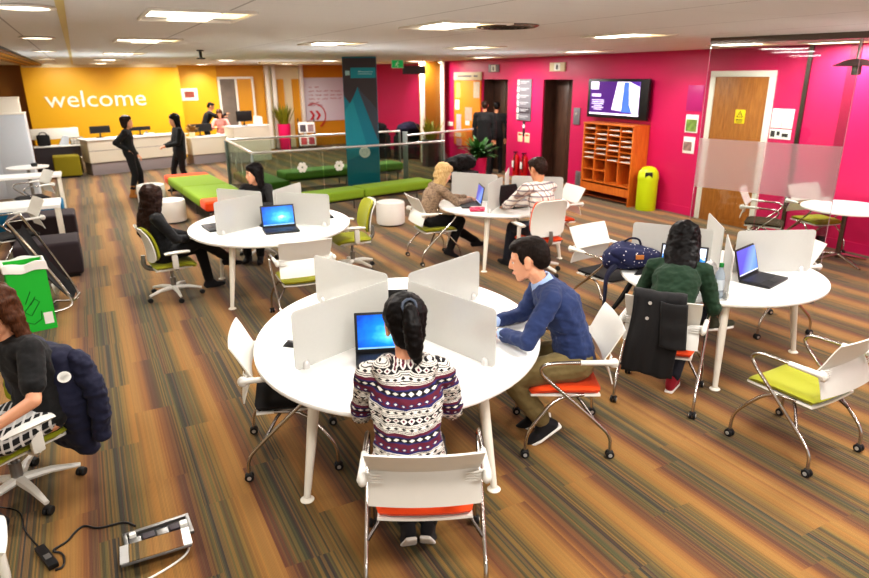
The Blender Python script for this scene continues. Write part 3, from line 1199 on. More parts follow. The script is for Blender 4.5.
def person(label, loc, rotz, pose, look, group=None, voxel=.009, scale=1.0):
    """pose (local: x right, y forward, z up, floor at 0):
       pelvis, neck, [chest], head yaw/pitch/roll in degrees, hands L/R (wrist targets), feet L/R (ankles), poles"""
    s = scale
    fem = look.get('fem', True)
    P = V(pose['pelvis'])
    N = V(pose['neck'])
    ax = (N - P).normalized()
    tw = math.radians(pose.get('twist', 0))
    lat = V((math.cos(tw), math.sin(tw), 0))
    lat = (lat - ax * lat.dot(ax)).normalized()
    plat = V((1, 0, 0)) if 'hiplat' not in pose else V(pose['hiplat']).normalized()
    fr = rot_frame(ax.cross(lat) * -1 if ax.cross(lat).y < 0 else ax.cross(lat), ax)
    fwd = V((0, 0, 1)).cross(lat)
    fwd = lat.cross(ax) * -1
    fr = Matrix((lat, fwd, ax)).transposed()
    L = (N - P).length
    bend = pose.get('bend', .03)
    def sp(t):
        return P + (N - P) * t - fwd * bend * math.sin(PI * t) * 1.0
    shw = pose.get('shw', .165 if fem else .195) * s
    sh = {}
    for k, sx in (('L', -1), ('R', 1)):
        sh[k] = sp(.90) + lat * sx * shw + V(pose.get('sh' + k, (0, 0, 0)))
    k_ = 1.0 if fem else 1.08
    tor = [Q(sp(0), (.155 * s, .115 * s, .10 * s), fr), Q(sp(.38), (.125 * s * k_, .095 * s, .09 * s), fr), Q(sp(.68), (.145 * s * k_, .11 * s * k_, .09 * s), fr), Q(sp(.90), (.125 * s * k_, .075 * s, .05 * s), fr)]
    hips = {k: P + plat * sx * .085 * s + V((0, 0, -.01)) for k, sx in (('L', -1), ('R', 1))}
    el, wr, kn, an = {}, {}, {}, {}
    for k, sx in (('L', -1), ('R', 1)):
        el[k], wr[k] = ik(sh[k], pose['hand' + k], .285 * s, .255 * s, pose.get('epole' + k, (sx * .7, -.3, -.8)))
        kn[k], an[k] = ik(hips[k], pose['foot' + k], .43 * s, .42 * s, pose.get('kpole' + k, (sx * .1, .8, .6)))
    # head frame
    hy, hp, hr = [math.radians(v) for v in pose.get('head', (0, 0, 0))]
    hd = Matrix.Rotation(hy, 3, 'Z') @ Matrix.Rotation(-hp, 3, 'X') @ Matrix.Rotation(hr, 3, 'Y')
    HC = N + V(pose.get('headoff', (0, .03, .155))) * s
    def H(x, y, z):
        return HC + hd @ V((x, y, z)) * s
    hs = s * look.get('head_scale', 1.0)
    def HQ(p, r):
        r = (r, r, r) if isinstance(r, (int, float)) else r
        return Q(HC + hd @ V(p) * hs, tuple(v * hs for v in r), hd)
    def H(x, y, z):
        return HC + hd @ V((x, y, z)) * hs
    # ---- body
    bm = bmesh.new()
    chain(bm, tor)
    hull(bm, tor[3], Q(sh['L'], .045 * s), Q(sh['R'], .045 * s))
    chain(bm, [Q(sp(.93), (.06 * s, .055 * s, .04 * s), fr), Q(sp(1.0), .048 * s), HQ((0, -.02, -.075), .05)])
    for k in 'LR':
        chain(bm, [Q(sh[k], .046 * s), Q(el[k], .036 * s), Q(wr[k], .026 * s)])
        chain(bm, [Q(hips[k], .08 * s), Q(kn[k], .052 * s)])
        calf = kn[k].lerp(an[k], .3)
        chain(bm, [Q(kn[k], .052 * s), Q(calf, .05 * s), Q(an[k], .034 * s)])
    hull(bm, HQ((0, -.018, .035), (.074, .094, .086)), HQ((0, .022, .01), (.064, .07, .07)))
    hull(bm, HQ((0, .018, -.01), (.064, .072, .06)), HQ((0, .03, -.07), (.048, .052, .035)), HQ((0, .062, -.098), (.024, .022, .018)))
    hull(bm, HQ((0, .086, .012), .009), HQ((0, .101, -.026), .0115), HQ((0, .086, -.034), (.016, .011, .009)))
    hull(bm, HQ((-.042, .070, .026), .013), HQ((.042, .070, .026), .013))
    hull(bm, HQ((-.02, .081, -.062), .008), HQ((.02, .081, -.062), .008), HQ((0, .089, -.06), .008))
    for sx in (-1, 1):
        hull(bm, HQ((sx * .074, -.004, .01), (.010, .02, .02)), HQ((sx * .072, .002, -.03), (.009, .014, .014)))
    for k, sx in (('L', -1), ('R', 1)):
        hdir = V(pose.get('hdir' + k, (wr[k] - el[k])))
        hand(bm, wr[k], hdir, pose.get('palm' + k, (0, 0, -1)), sx * pose.get('thumb' + k, 1), s * 1.02, pose.get('curl', 22), .0085 if voxel > .006 else .0078)
    body = fuse(bm, 'person', look['skin'], None, voxel if voxel > .006 else .0055, 2)
    body.location = loc
    body.rotation_euler = (0, 0, rotz)
    tag(body, label, 'person', group)
    vox = max(voxel, .008)
    # ---- clothes
    def grow(q, d):
        return (q[0], tuple(v + d for v in q[1]), q[2])
    top = look.get('top')
    sl = look.get('sleeve', 1.0)        # how far down the arm
    if top:
        bm = bmesh.new()
        e = look.get('loose', .016) * s
        tq = [grow(q, e) for q in tor]
        chain(bm, tq)
        hull(bm, tq[3], Q(sh['L'], .055 * s + e * .4), Q(sh['R'], .055 * s + e * .4))
        hull(bm, Q(sp(.93), (.072 * s, .066 * s, .05 * s), fr), tq[3])
        for k in 'LR':
            if sl > 1e-3:
                if sl >= .5:
                    f = (sl - .5) * 2
                    w = el[k].lerp(wr[k], f * .96)
                    chain(bm, [Q(sh[k], .054 * s + e * .5), Q(el[k], .042 * s + e * .5), Q(w, .034 * s + e * .45)])
                else:
                    chain(bm, [Q(sh[k], .056 * s + e * .5), Q(sh[k].lerp(el[k], sl * 2), .052 * s + e * .5)])
        if look.get('hem', 0):
            hull(bm, tq[0], Q(P - V((0, 0, look['hem'])) , (.17 * s, .13 * s, .06), None))
        g = fuse(bm, look.get('topname', 'sweater'), top, body, vox, 4, look.get('wrinkle', .006))
        if look.get('hood'):
            bm = bmesh.new()
            b0 = sp(.98) - fwd * .085
            chain(bm, [Q(sp(1.0) + lat * -.085 + fwd * .04, (.045, .05, .04)), Q(b0 + lat * -.11 - fwd * .01, (.05, .05, .05)), Q(b0 - ax * .15 - fwd * .035, (.085, .045, .075), fr), Q(b0 + lat * .11 - fwd * .01, (.05, .05, .05)), Q(sp(1.0) + lat * .085 + fwd * .04, (.045, .05, .04))])
            fuse(bm, 'hood', top, body, vox, 4, .005)
    if look.get('collar'):
        bm = bmesh.new()
        for i in range(12):
            a0, a1 = 2 * PI * i / 12, 2 * PI * (i + 1) / 12
            def cp(a, up):
                return sp(.965) + ax * (.045 * up + .012 * math.cos(a)) * s + lat * math.sin(a) * (.066 - .008 * up) * s - fwd * math.cos(a) * (.066 - .006 * up) * s
            hull(bm, Q(cp(a0, 0), .010), Q(cp(a1, 0), .010), Q(cp(a0, 1), .007), Q(cp(a1, 1), .007))
        fuse(bm, 'shirt_collar', look['collar'], body, .006, 2)
        for k in 'LR':
            bm = bmesh.new()
            w0, w1 = el[k].lerp(wr[k], .72), el[k].lerp(wr[k], .96)
            hull(bm, Q(w0, .040 * s), Q(w1, .037 * s))
            fuse(bm, 'shirt_cuff', look['collar'], body, .007, 2)
    if look.get('pants'):
        bm = bmesh.new()
        e = look.get('pant_loose', .012) * s
        hull(bm, grow(tor[0], e * .9), Q(sp(.2), (.14 * s, .11 * s, .05 * s), fr))
        hull(bm, Q(hips['L'], .09 * s + e), Q(hips['R'], .09 * s + e), grow(tor[0], e * .7))
        for k in 'LR':
            an2 = kn[k].lerp(an[k], look.get('pant_len', .93))
            chain(bm, [Q(hips[k], .09 * s + e), Q(kn[k], .058 * s + e), Q(kn[k].lerp(an[k], .3), .054 * s + e), Q(an2, .040 * s + e * 1.3)])
        fuse(bm, look.get('pantname', 'trousers'), look['pants'], body, vox, 4, look.get('pant_wrinkle', .005))
    if look.get('skirt'):
        bm = bmesh.new()
        for k in 'LR':
            hull(bm, Q(P, (.17 * s, .14 * s, .11 * s)), Q(hips[k].lerp(kn[k], .65), (.10 * s, .10 * s, .08 * s)))
        hull(bm, Q(hips['L'].lerp(kn['L'], .6), .085), Q(hips['R'].lerp(kn['R'], .6), .085), Q(P, .1))
        fuse(bm, 'skirt', look['skirt'], body, vox, 4, .006)
    for k, sx in (('L', -1), ('R', 1)):
        td = V(pose.get('toe' + k, (sx * .15, 1, 0)))
        td.normalize()
        upv = V((0, 0, 1)) - td * td.z
        upv.normalize()
        sd = td.cross(upv)
        a = an[k]
        shoe = M[look.get('shoe' + k, look.get('shoe', 'shoe_dark'))]
        bm = bmesh.new()
        base = a - upv * .045 * s
        hull(bm, Q(a + upv * .02, .042 * s), Q(base - td * .045 * s, (.034 * s, .034 * s, .03 * s)), Q(base + td * .06 * s, (.036 * s, .036 * s, .032 * s)))
        hull(bm, Q(base - td * .04 * s - upv * .01, .032 * s), Q(base + td * .08 * s - upv * .008 + sd * .012, .033 * s), Q(base + td * .08 * s - upv * .008 - sd * .012, .033 * s), Q(base + td * .155 * s - upv * .012, (.028 * s, .028 * s, .024 * s)))
        if look.get('boot'):
            chain(bm, [Q(a, .05 * s), Q(a.lerp(kn[k], look['boot']), .058 * s)])
        so = fuse(bm, 'shoe' if not look.get('boot') else 'boot', shoe, body, .008, 3)
        if look.get('sole'):
            bm = bmesh.new()
            zz = -.036 * s
            hull(bm, *[Q(base + td * f * s + sd * g * s + upv * zz, .011) for f, g in ((-.07, .02), (-.07, -.02), (.09, .036), (.09, -.036), (.16, .02), (.16, -.02))])
            fuse(bm, 'sole', M['sole'], so, .006, 1)
    # ---- face
    if look.get('face', True):
        for sx in (-1, 1):
            e = MB().ell(H(sx * .030, .0700, .004), .0112 * hs, sub=2).build('eye', M['eye_white'], body, 180)
            MB().ell(H(sx * .030, .0768, .003), .0060 * hs, sub=2).build('iris', M['iris'], e, 180)
            MB().tube([H(sx * .014, .087, .027), H(sx * .032, .085, .033), H(sx * .05, .070, .026)], [.004 * hs, .0045 * hs, .002 * hs], 6).build('eyebrow', look['hair'], body, 180)
        MB().tube([H(-.023, .083, -.063), H(-.01, .0935, -.061), H(0, .0945, -.062), H(.01, .0935, -.061), H(.023, .083, -.063)], [.002, .0055, .006, .0055, .002], 6).build('lips', M['lips'], body, 180)
    # ---- hair
    style = look.get('style', 'short')
    bm = bmesh.new()
    if style == 'short':
        hull(bm, HQ((0, -.030, .046), (.080, .092, .078)), HQ((0, .030, .080), (.060, .052, .034)))
        hull(bm, HQ((0, -.06, .02), (.077, .066, .075)), HQ((0, -.07, -.035), (.058, .045, .035)))
        hull(bm, HQ((-.038, .058, .083), (.018, .026, .018)), HQ((.038, .058, .083), (.018, .026, .018)), HQ((0, .0, .098), (.05, .06, .026)))
        for sx in (-1, 1):
            hull(bm, HQ((sx * .066, .018, .045), (.014, .026, .04)), HQ((sx * .070, .022, .004), (.007, .009, .016)))
    else:
        hull(bm, HQ((0, -.026, .045), (.093, .106, .094)), HQ((0, .02, .078), (.072, .066, .050)))
        hull(bm, HQ((0, -.05, .03), (.086, .074, .08)), HQ((0, -.07, -.05), (.066, .045, .05)))
        if style in ('long', 'bob', 'mid'):
            ln = {'bob': .11, 'mid': .20, 'long': .33}[style] * look.get('hair_len', 1)
            dn = V(look.get('hair_dir', (0, -.12, -1))).normalized()
            a0 = H(0, -.055, -.02)
            w = .088 * hs
            hull(bm, Q(H(0, -.045, .01), (w, .07, .07), hd), Q(a0 + dn * ln * .5, (w * 1.12, .055, .06), hd))
            hull(bm, Q(a0 + dn * ln * .5, (w * 1.12, .055, .06), hd), Q(a0 + dn * ln, (w * .95, .04, .05), hd))
            for sx in (-1, 1):
                hull(bm, HQ((sx * .072, -.005, .04), (.022, .05, .04)), HQ((sx * .082, -.005, -.05), (.018, .035, .04)))
                hull(bm, HQ((sx * .082, -.005, -.05), (.018, .035, .04)), Q(H(sx * .084, -.02, -.05) + dn * ln * .55, (.026, .035, .05), hd))
        if style == 'ponytail':
            kq = H(0, -.128, .078)
            dn = V(look.get('hair_dir', (0.14, -.22, -1))).normalized()
            chain(bm, [HQ((0, -.075, .06), .05), Q(kq, .026), Q(kq + V((.005, -.035, -.01)), .034), Q(kq + dn * .09 + V((0, -.05, 0)), (.047, .045, .06)), Q(kq + dn * .17 + V((0, -.045, 0)), (.043, .04, .06)), Q(kq + dn * .23 + V((0, -.03, 0)), (.024, .02, .035))])
    lg = style in ('long', 'mid', 'bob')
    h = fuse(bm, 'hair', look['hair'], body, min(vox, .008), 3, .009 if lg else .005, 17 if lg else 32)
    if style == 'ponytail':
        kq = H(0, -.128, .078)
        ringp = [kq + hd @ V((math.cos(2 * PI * i / 10) * .033, -.004, math.sin(2 * PI * i / 10) * .033)) for i in range(11)]
        MB().tube(ringp, .007, 6, cap=False).build('hair_tie', M['slate_mid'], h)
    body['j'] = 0
    del body['j']
    return body, dict(sh=sh, el=el, wr=wr, kn=kn, an=an, head=HC, hips=hips, sp=sp, fwd=fwd, lat=lat, ax=ax)

# ------------------------------------------------------------------ the room
CZ = 2.76
XW = 9.2
YB = 23.0
struct(MB().box((2.5, 10, -.06), (16, 28, .12)).build('floor', M['carpet'], None, 0))
struct(MB().box((2.5, 10, CZ + .06), (16, 28, .12)).build('ceiling', M['ceiling'], None, 0))
LA, LB = (11.08, 12.08), (13.48, 14.62)      # lift openings
for y0, y1, z0 in ((-4, LA[0], 0), (LA[0], LA[1], 2.28), (LA[1], LB[0], 0), (LB[0], LB[1], 2.28), (LB[1], YB + .4, 0)):
    wall_box('wall_right', XW, XW + .4, y0, y1, z0, CZ, M['pink_paint'])
wall_box('baseboard_right', XW - .012, XW, -4, 6.38, 0, .14, M['pink_paint'])
wall_box('baseboard_right', XW - .012, XW, 7.64, LA[0], 0, .14, M['pink_paint'])
wall_box('baseboard_right', XW - .012, XW, LA[1], LB[0], 0, .14, M['pink_paint'])
wall_box('trim_1', XW - .03, XW, 5.93, 5.99, 0, CZ, M['dark_chrome'])
wall_box('trim_2', XW - .012, XW, 5.28, 5.42, 0, CZ, M['pink_dark'])
for k, (a, b) in enumerate((LA, LB)):
    d = thing('lift_door', ['closed dark metal lift door right of the floor directory', 'dark metal lift door behind the men in black'][k], 'lift', (XW + .34, (a + b) / 2, 0), 0, 'lifts in the pink wall')
    for s in (-1, 1):
        MB().box((0, s * (b - a) * .25, 1.14), (.03, (b - a) * .5 - .008, 2.28), .004).build('door_leaf', M['lift_metal'], d)
    MB().box((-.15, -(b - a) / 2 + .012, 1.14), (.3, .02, 2.28)).build('jamb', M['brown_paint'], d)  # brown colour stands in for the warm reflection in the lift door
    MB().box((-.15, (b - a) / 2 - .012, 1.14), (.3, .02, 2.28)).build('jamb', M['lift_metal'], d)

# far end of the room
wall_box('wall_back', 2.55, 9.2, YB, YB + .3, 0, CZ, M['ochre_paint'])
wall_box('wall_welcome', -1.3, 2.83, 22.0, 22.3, 0, CZ, M['yellow_paint'])
wall_box('wall_recess', -5.5, -1.2, 22.6, 22.9, 0, CZ, M['brown_paint'])
wall_box('wall_yellow', 2.83, 4.12, YB - .04, YB, 0, CZ, M['yellow_paint'])
wall_box('wall_cream', 5.72, 6.98, YB - .05, YB, 0, CZ, M['cream_paint'])
wall_box('wall_left', -5.5, -5.3, -4, 22.6, 0, CZ, M['cream_paint'])
# a dropped soffit in front of the welcome wall and further bands on the ceiling
wall_box('trim_3', -1.25, 2.75, 21.6, 22.0, CZ - .07, CZ, M['cream_paint'])
wall_box('trim_4', 4.3, 9.2, 17.6, 17.9, CZ - .05, CZ, M['cream_paint'])
wall_box('trim_5', -.03, .01, 1.0, 21.6, CZ - .006, CZ, mat('brass_strip', (206, 186, 120), .5, .2))
g = thing('ceiling_grille', 'long dark slatted air grille along the left side of the ceiling', 'vent', (-.95, 14, CZ))
for k in range(5):
    MB().box((-.18 + k * .09, 0, -.02), (.035, 15, .04)).build('slat', M['ochre_paint'] if k % 2 else M['brown_paint'], g)
MB().box((0, 0, -.004), (.5, 15, .008)).build('backing', M['black_plastic'], g)

# pillars and doorways of the back wall (in the plane y = YB)
def back_rect(name, x0, x1, z0, z1, mt, th=.06, lab=None, cat=None):
    o = MB().box(((x0 + x1) / 2, YB - .05 - th / 2, (z0 + z1) / 2), (x1 - x0, th, z1 - z0)).build(name, mt, None, 0)
    return o
d1 = thing('door_1', None, None, (4.7, YB - .08, 0))
d1['kind'] = 'structure'
for x in (-.55, .0, .55):
    MB().box((x, 0, 1.18), (.07, .1, 2.36)).build('door_frame', M['white_paint'], d1)
MB().box((0, 0, 2.36), (1.17, .1, .07)).build('door_frame', M['white_paint'], d1)
MB().box((-.28, .01, 1.18), (.49, .03, 2.3)).build('door_panel', mat('door_blind', (120, 108, 96), .5, var=.3, scale=4), d1)
MB().box((.28, .01, 1.18), (.49, .03, 2.3)).build('door_panel', M['ochre_paint'], d1)
for k, x in enumerate((5.72, 5.95, 6.92)):
    struct(MB().box((x, YB - .16, CZ / 2), (.12, .2, CZ), .01).build('pillar_%d' % (k + 1), M['white_paint'], None))
d2 = thing('door_2', None, None, (6.42, YB - .08, 0))
d2['kind'] = 'structure'
MB().box((-.22, 0, 1.15), (.22, .05, 2.3)).build('door_panel', M['ochre_paint'], d2)
MB().box((.32, 0, 1.15), (.26, .05, 2.3)).build('door_panel', M['ochre_paint'], d2)
# square brown pillar in front of the pink wall
pc = G(437, 166)
struct(MB().box((8.75, 16.7, CZ / 2), (.5, .35, CZ), .01).build('pillar_4', M['brown_paint'], None))
struct(MB().box((8.47, 16.6, CZ / 2), (.06, .2, CZ), .01).build('pillar_5', M['white_paint'], None))
struct(MB().box((9.02, 16.45, CZ / 2), (.05, .2, CZ), .01).build('pillar_6', M['white_paint'], None))

# welcome lettering on the yellow wall
t = text_part('welcome_lettering', 'welcome', .66, M['text_white'], None, (-.86, 21.985, 1.60), (PI / 2, 0, 0), .012, sx=1.0)
tag(t, 'large white lettering reading welcome on the yellow wall', 'lettering')
bb = [v.co.x for v in t.data.vertices]
t.scale.x = 2.66 / (max(bb) - min(bb))
# framed picture
p = thing('framed_picture', 'small framed picture on the yellow wall right of the welcome lettering', 'picture', (3.2, YB - .05, 1.86))
MB().box((0, 0, 0), (.52, .03, .38), .004).build('frame', M['text_white'], p)
MB().box((0, -.017, 0), (.30, .004, .19)).build('print', mat('print_red', (150, 70, 50), .6, var=.6, scale=6), p)

# whiteboard
wb = thing('whiteboard', 'wall whiteboard with red handwriting and red double chevrons', 'whiteboard', (7.9, YB - .03, 1.60))
MB().box((0, 0, 0), (1.78, .04, 1.48), .004).build('board', mat('board_white', (222, 220, 226), .3, var=.02), wb)
rw = MB()
rnd = random.Random(3)
for r_, (zz, n_) in enumerate(((.42, 2), (.28, 7), (.15, 5), (.02, 5), (-.10, 2), (-.20, 2))):
    x = -.70
    for k in range(n_):
        l = .08 + rnd.random() * .16
        pts = [(x + l * i / 8, -.024, zz + rnd.uniform(-.025, .025)) for i in range(9)]
        rw.tube(pts, .008, 4)
        x += l + .05 + rnd.random() * .06
rw.build('handwriting', M['marker_red'], wb)
ch = MB()
for k in range(2):
    x0 = -.72 + k * .22
    ch.prism([(x0, -.022, -.38), (x0 + .09, -.022, -.38), (x0 + .20, -.022, -.54), (x0 + .09, -.022, -.70), (x0, -.022, -.70), (x0 + .11, -.022, -.54)], (0, -.006, 0))
ch.build('chevron', M['text_red'], wb)
arc = [(-.55 + .42 * math.cos(a), -.024, -.56 + .42 * math.sin(a)) for a in [PI * .66 - PI * 1.0 * i / 14 for i in range(15)]]
MB().tube(arc, .022, 6).build('arc', M['text_red'], wb)

# teal pillar with a mountain print
bp = thing('banner_pillar', 'tall teal pillar panel with grey mountain print beside the green bench', 'banner', (5.13, 12.85, 0), math.radians(-24))
MB().box((0, 0, CZ * .5), (.68, .3, CZ - .01), .006).build('panel', M['teal'], bp)
f = -.153
MB().prism([(-.335, f, CZ - .03), (.335, f, CZ - .03), (.335, f, 1.72), (.20, f, 1.48), (.08, f, 1.98), (-.05, f, 2.18), (-.14, f, 2.0), (-.22, f, 1.86), (-.335, f, 2.02)], (0, -.003, 0)).build('print', M['slate'], bp)
MB().prism([(-.05, f - .004, 2.16), (.335, f - .004, 1.1), (.335, f - .004, 1.72), (.2, f - .004, 1.9), (.10, f - .004, 2.0)], (0, -.002, 0)).build('print', M['slate_mid'], bp)
MB().prism([(-.335, f - .004, 1.7), (-.16, f - .004, 1.95), (.12, f - .004, .9), (-.335, f - .004, .7)], (0, -.002, 0)).build('print', M['teal_light'], bp)
MB().box((.07, f - .006, 2.45), (.50, .004, .20)).build('header', M['teal_light'], bp)
MB().box((-.24, f - .010, 2.45), (.09, .003, .09), .001).box((.0, f - .010, 2.48), (.04, .003, .012)).box((.12, f - .010, 2.47), (.30, .003, .012)).box((.11, f - .010, 2.43), (.28, .003, .012)).build('header_logo', mat('pale_print', (170, 210, 214), .6), bp)
rg = MB()
rg.lathe([(.02, 0), (.115, 0), (.115, .003), (.02, .003)], (.04, f - .008, .88), 28, (0, -1, 0))
rg.build('emblem', M['text_white'], bp)
rg = MB()
for i in range(7):
    a = 2 * PI * i / 7
    rg.ell((.04 + .055 * math.cos(a), f - .012, .88 + .055 * math.sin(a)), (.009, .002, .009), sub=1)
rg.build('emblem_mark', M['teal_light'], bp)

# ------------------------------------------------------------------ ceiling lights
def ceiling_light(x, y, lab, on=1.0):
    t = thing('ceiling_light', lab, 'light', (x, y, CZ), 0, 'recessed ceiling lights')
    fr = MB()
    for bx, by, sx, sy in ((0, .36, .60, .016), (0, -.36, .60, .016), (.292, 0, .016, .72), (-.292, 0, .016, .72)):
        fr.box((bx, by, -.008), (sx, sy, .016), .003)
    fr.build('frame', M['white_paint'], t)
    MB().box((0, .08, -.006), (.24, .52, .010)).build('diffuser', EM, t)
    for s in (-1, 1):
        MB().box((s * .205, -.10, -.004), (.13, .42, .007)).build('side_lamp', EM if s < 0 else EM2, t)
    L = bpy.data.lights.new('ceiling_lamp', 'AREA')
    L.shape = 'RECTANGLE'
    L.size, L.size_y = .5, .66
    L.energy = 38 * on
    L.color = (1.0, .97, .93)
    lo = bpy.data.objects.new('ceiling_lamp', L)
    COL.objects.link(lo)
    lo.parent = t
    lo.location = (0, 0, -.025)
    return t


EM = mat('light_diffuser', (255, 246, 224), .4, emit=5.0, var=.0)
EM2 = mat('light_side', (255, 232, 176), .4, emit=1.5, var=.0)
lamp_px = [
    ((195, 15), 'nearest square ceiling light of the row above the left aisle'),
    ((147, 40), 'second ceiling light of the row above the left aisle'),
    ((124, 53), 'third ceiling light of the row above the left aisle'),
    ((109, 59.5), 'fourth ceiling light of the row above the left aisle'),
    ((101, 63), 'small far ceiling light close to the welcome wall'),
    ((454, 25), 'square ceiling light beside the round ceiling vent'),
    ((474, 47), 'ceiling light behind the round vent, second from the front'),
    ((486, 57), 'ceiling light above the floor directory by the lifts'),
    ((332, 43), 'ceiling light in front of the teal pillar'),
    ((228, 60), 'ceiling light in front of the small framed picture'),
    ((289, 63.5), 'ceiling light before the cream back wall with pillars'),
    ((332, 60.5), 'ceiling light in front of the whiteboard, left of the teal pillar'),
    ((418, 61), 'ceiling light behind the teal pillar near the exit sign'),
    ((203, 64), 'ceiling light above the reception counter'),
    ((628, 35), 'ceiling light above the pigeonhole shelf side of the pink wall'),
    ((585, 51), 'ceiling light close to the pink wall above the right lift'),
    ((745, 44), 'ceiling light seen through the top of the glass screen'),
    ((838, 50), 'ceiling light near the pink wall behind the hanging lamp'),
]
LP = []
for (x, y), lab in lamp_px:
    q = G(x, y, CZ)
    if q.x > XW - .4 or q.y > 21.3:
        k = min((XW - .45) / q.x if q.x > 0 else 1, 21.2 / q.y)
        q = V((q.x * k, q.y * k, CZ))
    ceiling_light(q.x, q.y, lab, 2.3 if q.y > 9 else 1.15)
    LP.append(q)
# lamps of the same kind over and behind the camera, outside the frame, that light the front of the room
for x, y in ((.7, 1.2), (2.8, 1.4), (4.9, 2.2), (7.2, 2.4), (-2.6, 4.2), (-2.6, 8.5), (-2.6, 13.0), (2.8, -1.8), (6.4, -.8), (.2, -1.6)):
    L = bpy.data.lights.new('ceiling_lamp', 'AREA')
    L.shape = 'RECTANGLE'
    L.size, L.size_y = .6, .6
    L.energy = 58
    L.color = (1.0, .975, .94)
    lo = bpy.data.objects.new('ceiling_lamp', L)
    COL.objects.link(lo)
    lo.location = (x, y, CZ - .03)
# round downlights on the left
for k, (x, y) in enumerate(((24, 6), (37, 37), (44, 50.5), (46, 58.5), (48, 63.5))):
    q = G(x, y, CZ)
    if q.y > 21:
        q = V((-.3, 20.6, CZ))
    t = thing('downlight', ['nearest round downlight left of the brass ceiling strip', 'second round downlight left of the brass ceiling strip', 'third round downlight left of the brass ceiling strip', 'fourth round downlight left of the brass ceiling strip', 'farthest round downlight, close to the yellow wall'][k], 'light', (q.x, q.y, CZ), 0, 'round downlights')
    MB().lathe([(.13, 0), (.15, -.004), (.15, -.012), (.12, -.014), (.12, 0)], (0, 0, 0), 24).build('rim', M['white_paint'], t)
    MB().lathe([(0, -.004), (.12, -.004), (.12, -.008), (0, -.008)], (0, 0, 0), 24).build('lens', EM, t)
# spots washing the coloured walls
def spot(loc, tgt, e, size=1.1, col=(1, .95, .85)):
    L = bpy.data.lights.new('wall_spot', 'SPOT')
    L.energy = e
    L.spot_size = size
    L.spot_blend = .8
    L.shadow_soft_size = .06
    L.color = col
    o = bpy.data.objects.new('wall_spot', L)
    COL.objects.link(o)
    o.location = loc
    o.rotation_euler = (V(tgt) - V(loc)).to_track_quat('-Z', 'Y').to_euler()
for x in (-.4, 1.9):
    spot((x, 20.6, 2.6), (x, 22.1, 1.7), 55, 1.7)
for y in (7.9, 10.8, 12.7, 15.4, 18.5):
    spot((8.2, y, 2.68), (9.25, y, 1.3), 36, 1.4, (1, .9, .9))
spot((3.6, 22.0, 2.6), (3.5, 23, 1.7), 50, 1.5)

# added fill spots with no visible fitting, aimed up to brighten the ceiling
for x, y in ((-1.5, 3.0), (2.4, 1.0), (6.6, 2.5), (3.4, 9.0), (6.6, 10.0), (-2.2, 12.0), (4.5, 17.0), (.6, 12.6)):
    L = bpy.data.lights.new('ceiling_fill', 'SPOT')
    L.energy = 95 if x < 1 else 62
    L.color = (.86, .93, 1.0)
    L.spot_size = 2.9
    L.spot_blend = 1.0
    L.shadow_soft_size = 0.0
    o = bpy.data.objects.new('ceiling_fill', L)
    COL.objects.link(o)
    o.location = (x, y, 1.25)
    o.rotation_euler = (PI, 0, 0)

# round vent, hanging signs, exit sign
q = G(507, 25.5, CZ)
t = thing('ceiling_vent', 'round dark ceiling air diffuser with concentric rings', 'vent', (q.x, q.y, CZ))
for k, r in enumerate((.25, .20, .15, .10, .05)):
    MB().lathe([(r - .034, -.004), (r - .03, -.018 - .003 * k), (r, -.006), (r, 0), (r - .034, 0)], (0, 0, 0), 28).build('ring', M['dark_chrome'] if k == 0 else M['black_plastic'], t)
MB().lathe([(0, -.002), (.24, -.002), (.24, 0), (0, 0)], (0, 0, 0), 28).build('backing', M['black_plastic'], t)
q = DD(397.5, 64, 17.0)
t = thing('exit_sign', 'green lit running man exit sign hanging from the ceiling', 'sign', (q.x, q.y, q.z), math.radians(-26))
MB().box((0, 0, 0), (.30, .05, .20), .006).build('case', M['white_paint'], t)
MB().box((0, -.027, 0), (.28, .004, .18)).build('face', M['exit_green'], t)
mb = MB().ell((.01, -.031, .055), (.016, .003, .016), sub=1)
mb.tube([(0, -.031, .035), (-.02, -.031, -.01), (.015, -.031, -.04), (0, -.031, -.075)], .009, 6).tube([(-.02, -.031, -.01), (-.06, -.031, -.045)], .009, 6).tube([(-.045, -.031, .01), (0, -.031, .03), (.045, -.031, .005)], .007, 6)
mb.build('pictogram', M['text_white'], t)
MB().tube([(0, 0, .1), (0, 0, CZ - q.z)], .01, 8).build('hanger', M['white_paint'], t)
q = DD(414, 70, 17.2)
t = thing('hanging_sign', 'dark rectangular sign hanging beside the green exit sign', 'sign', (q.x, q.y, q.z), math.radians(-26))
MB().box((0, 0, 0), (.58, .04, .20), .005).build('panel', M['slate'], t)
for s in (-.22, .22):
    MB().tube([(s, 0, .1), (s, 0, CZ - q.z)], .006, 6).build('hanger', M['dark_chrome'], t)
q = DD(440, 60, 15.5)
t = thing('pendant_spot', 'small bright spotlight near the brown pillar', 'light', (q.x, q.y, q.z))
MB().lathe([(0, -.05), (.05, -.05), (.045, .04), (.02, .07), (0, .07)], (0, 0, 0), 16).build('housing', M['white_paint'], t)
MB().ell((0, 0, -.05), (.045, .045, .02)).build('lens', mat('spot_lens', (255, 240, 190), .4, emit=6.0), t)
MB().tube([(0, 0, .06), (0, 0, CZ - q.z)], .008, 8).build('stem', M['white_paint'], t)
q = G(200, 50, CZ)
t = thing('sprinkler', 'small dark sprinkler fixture on the ceiling above the counter', 'sprinkler', (q.x, q.y, CZ))
MB().lathe([(0, 0), (.05, 0), (.05, -.015), (.02, -.02), (.02, -.10), (.06, -.105), (.06, -.12), (0, -.12)], (0, 0, 0), 12).build('head', M['black_plastic'], t)

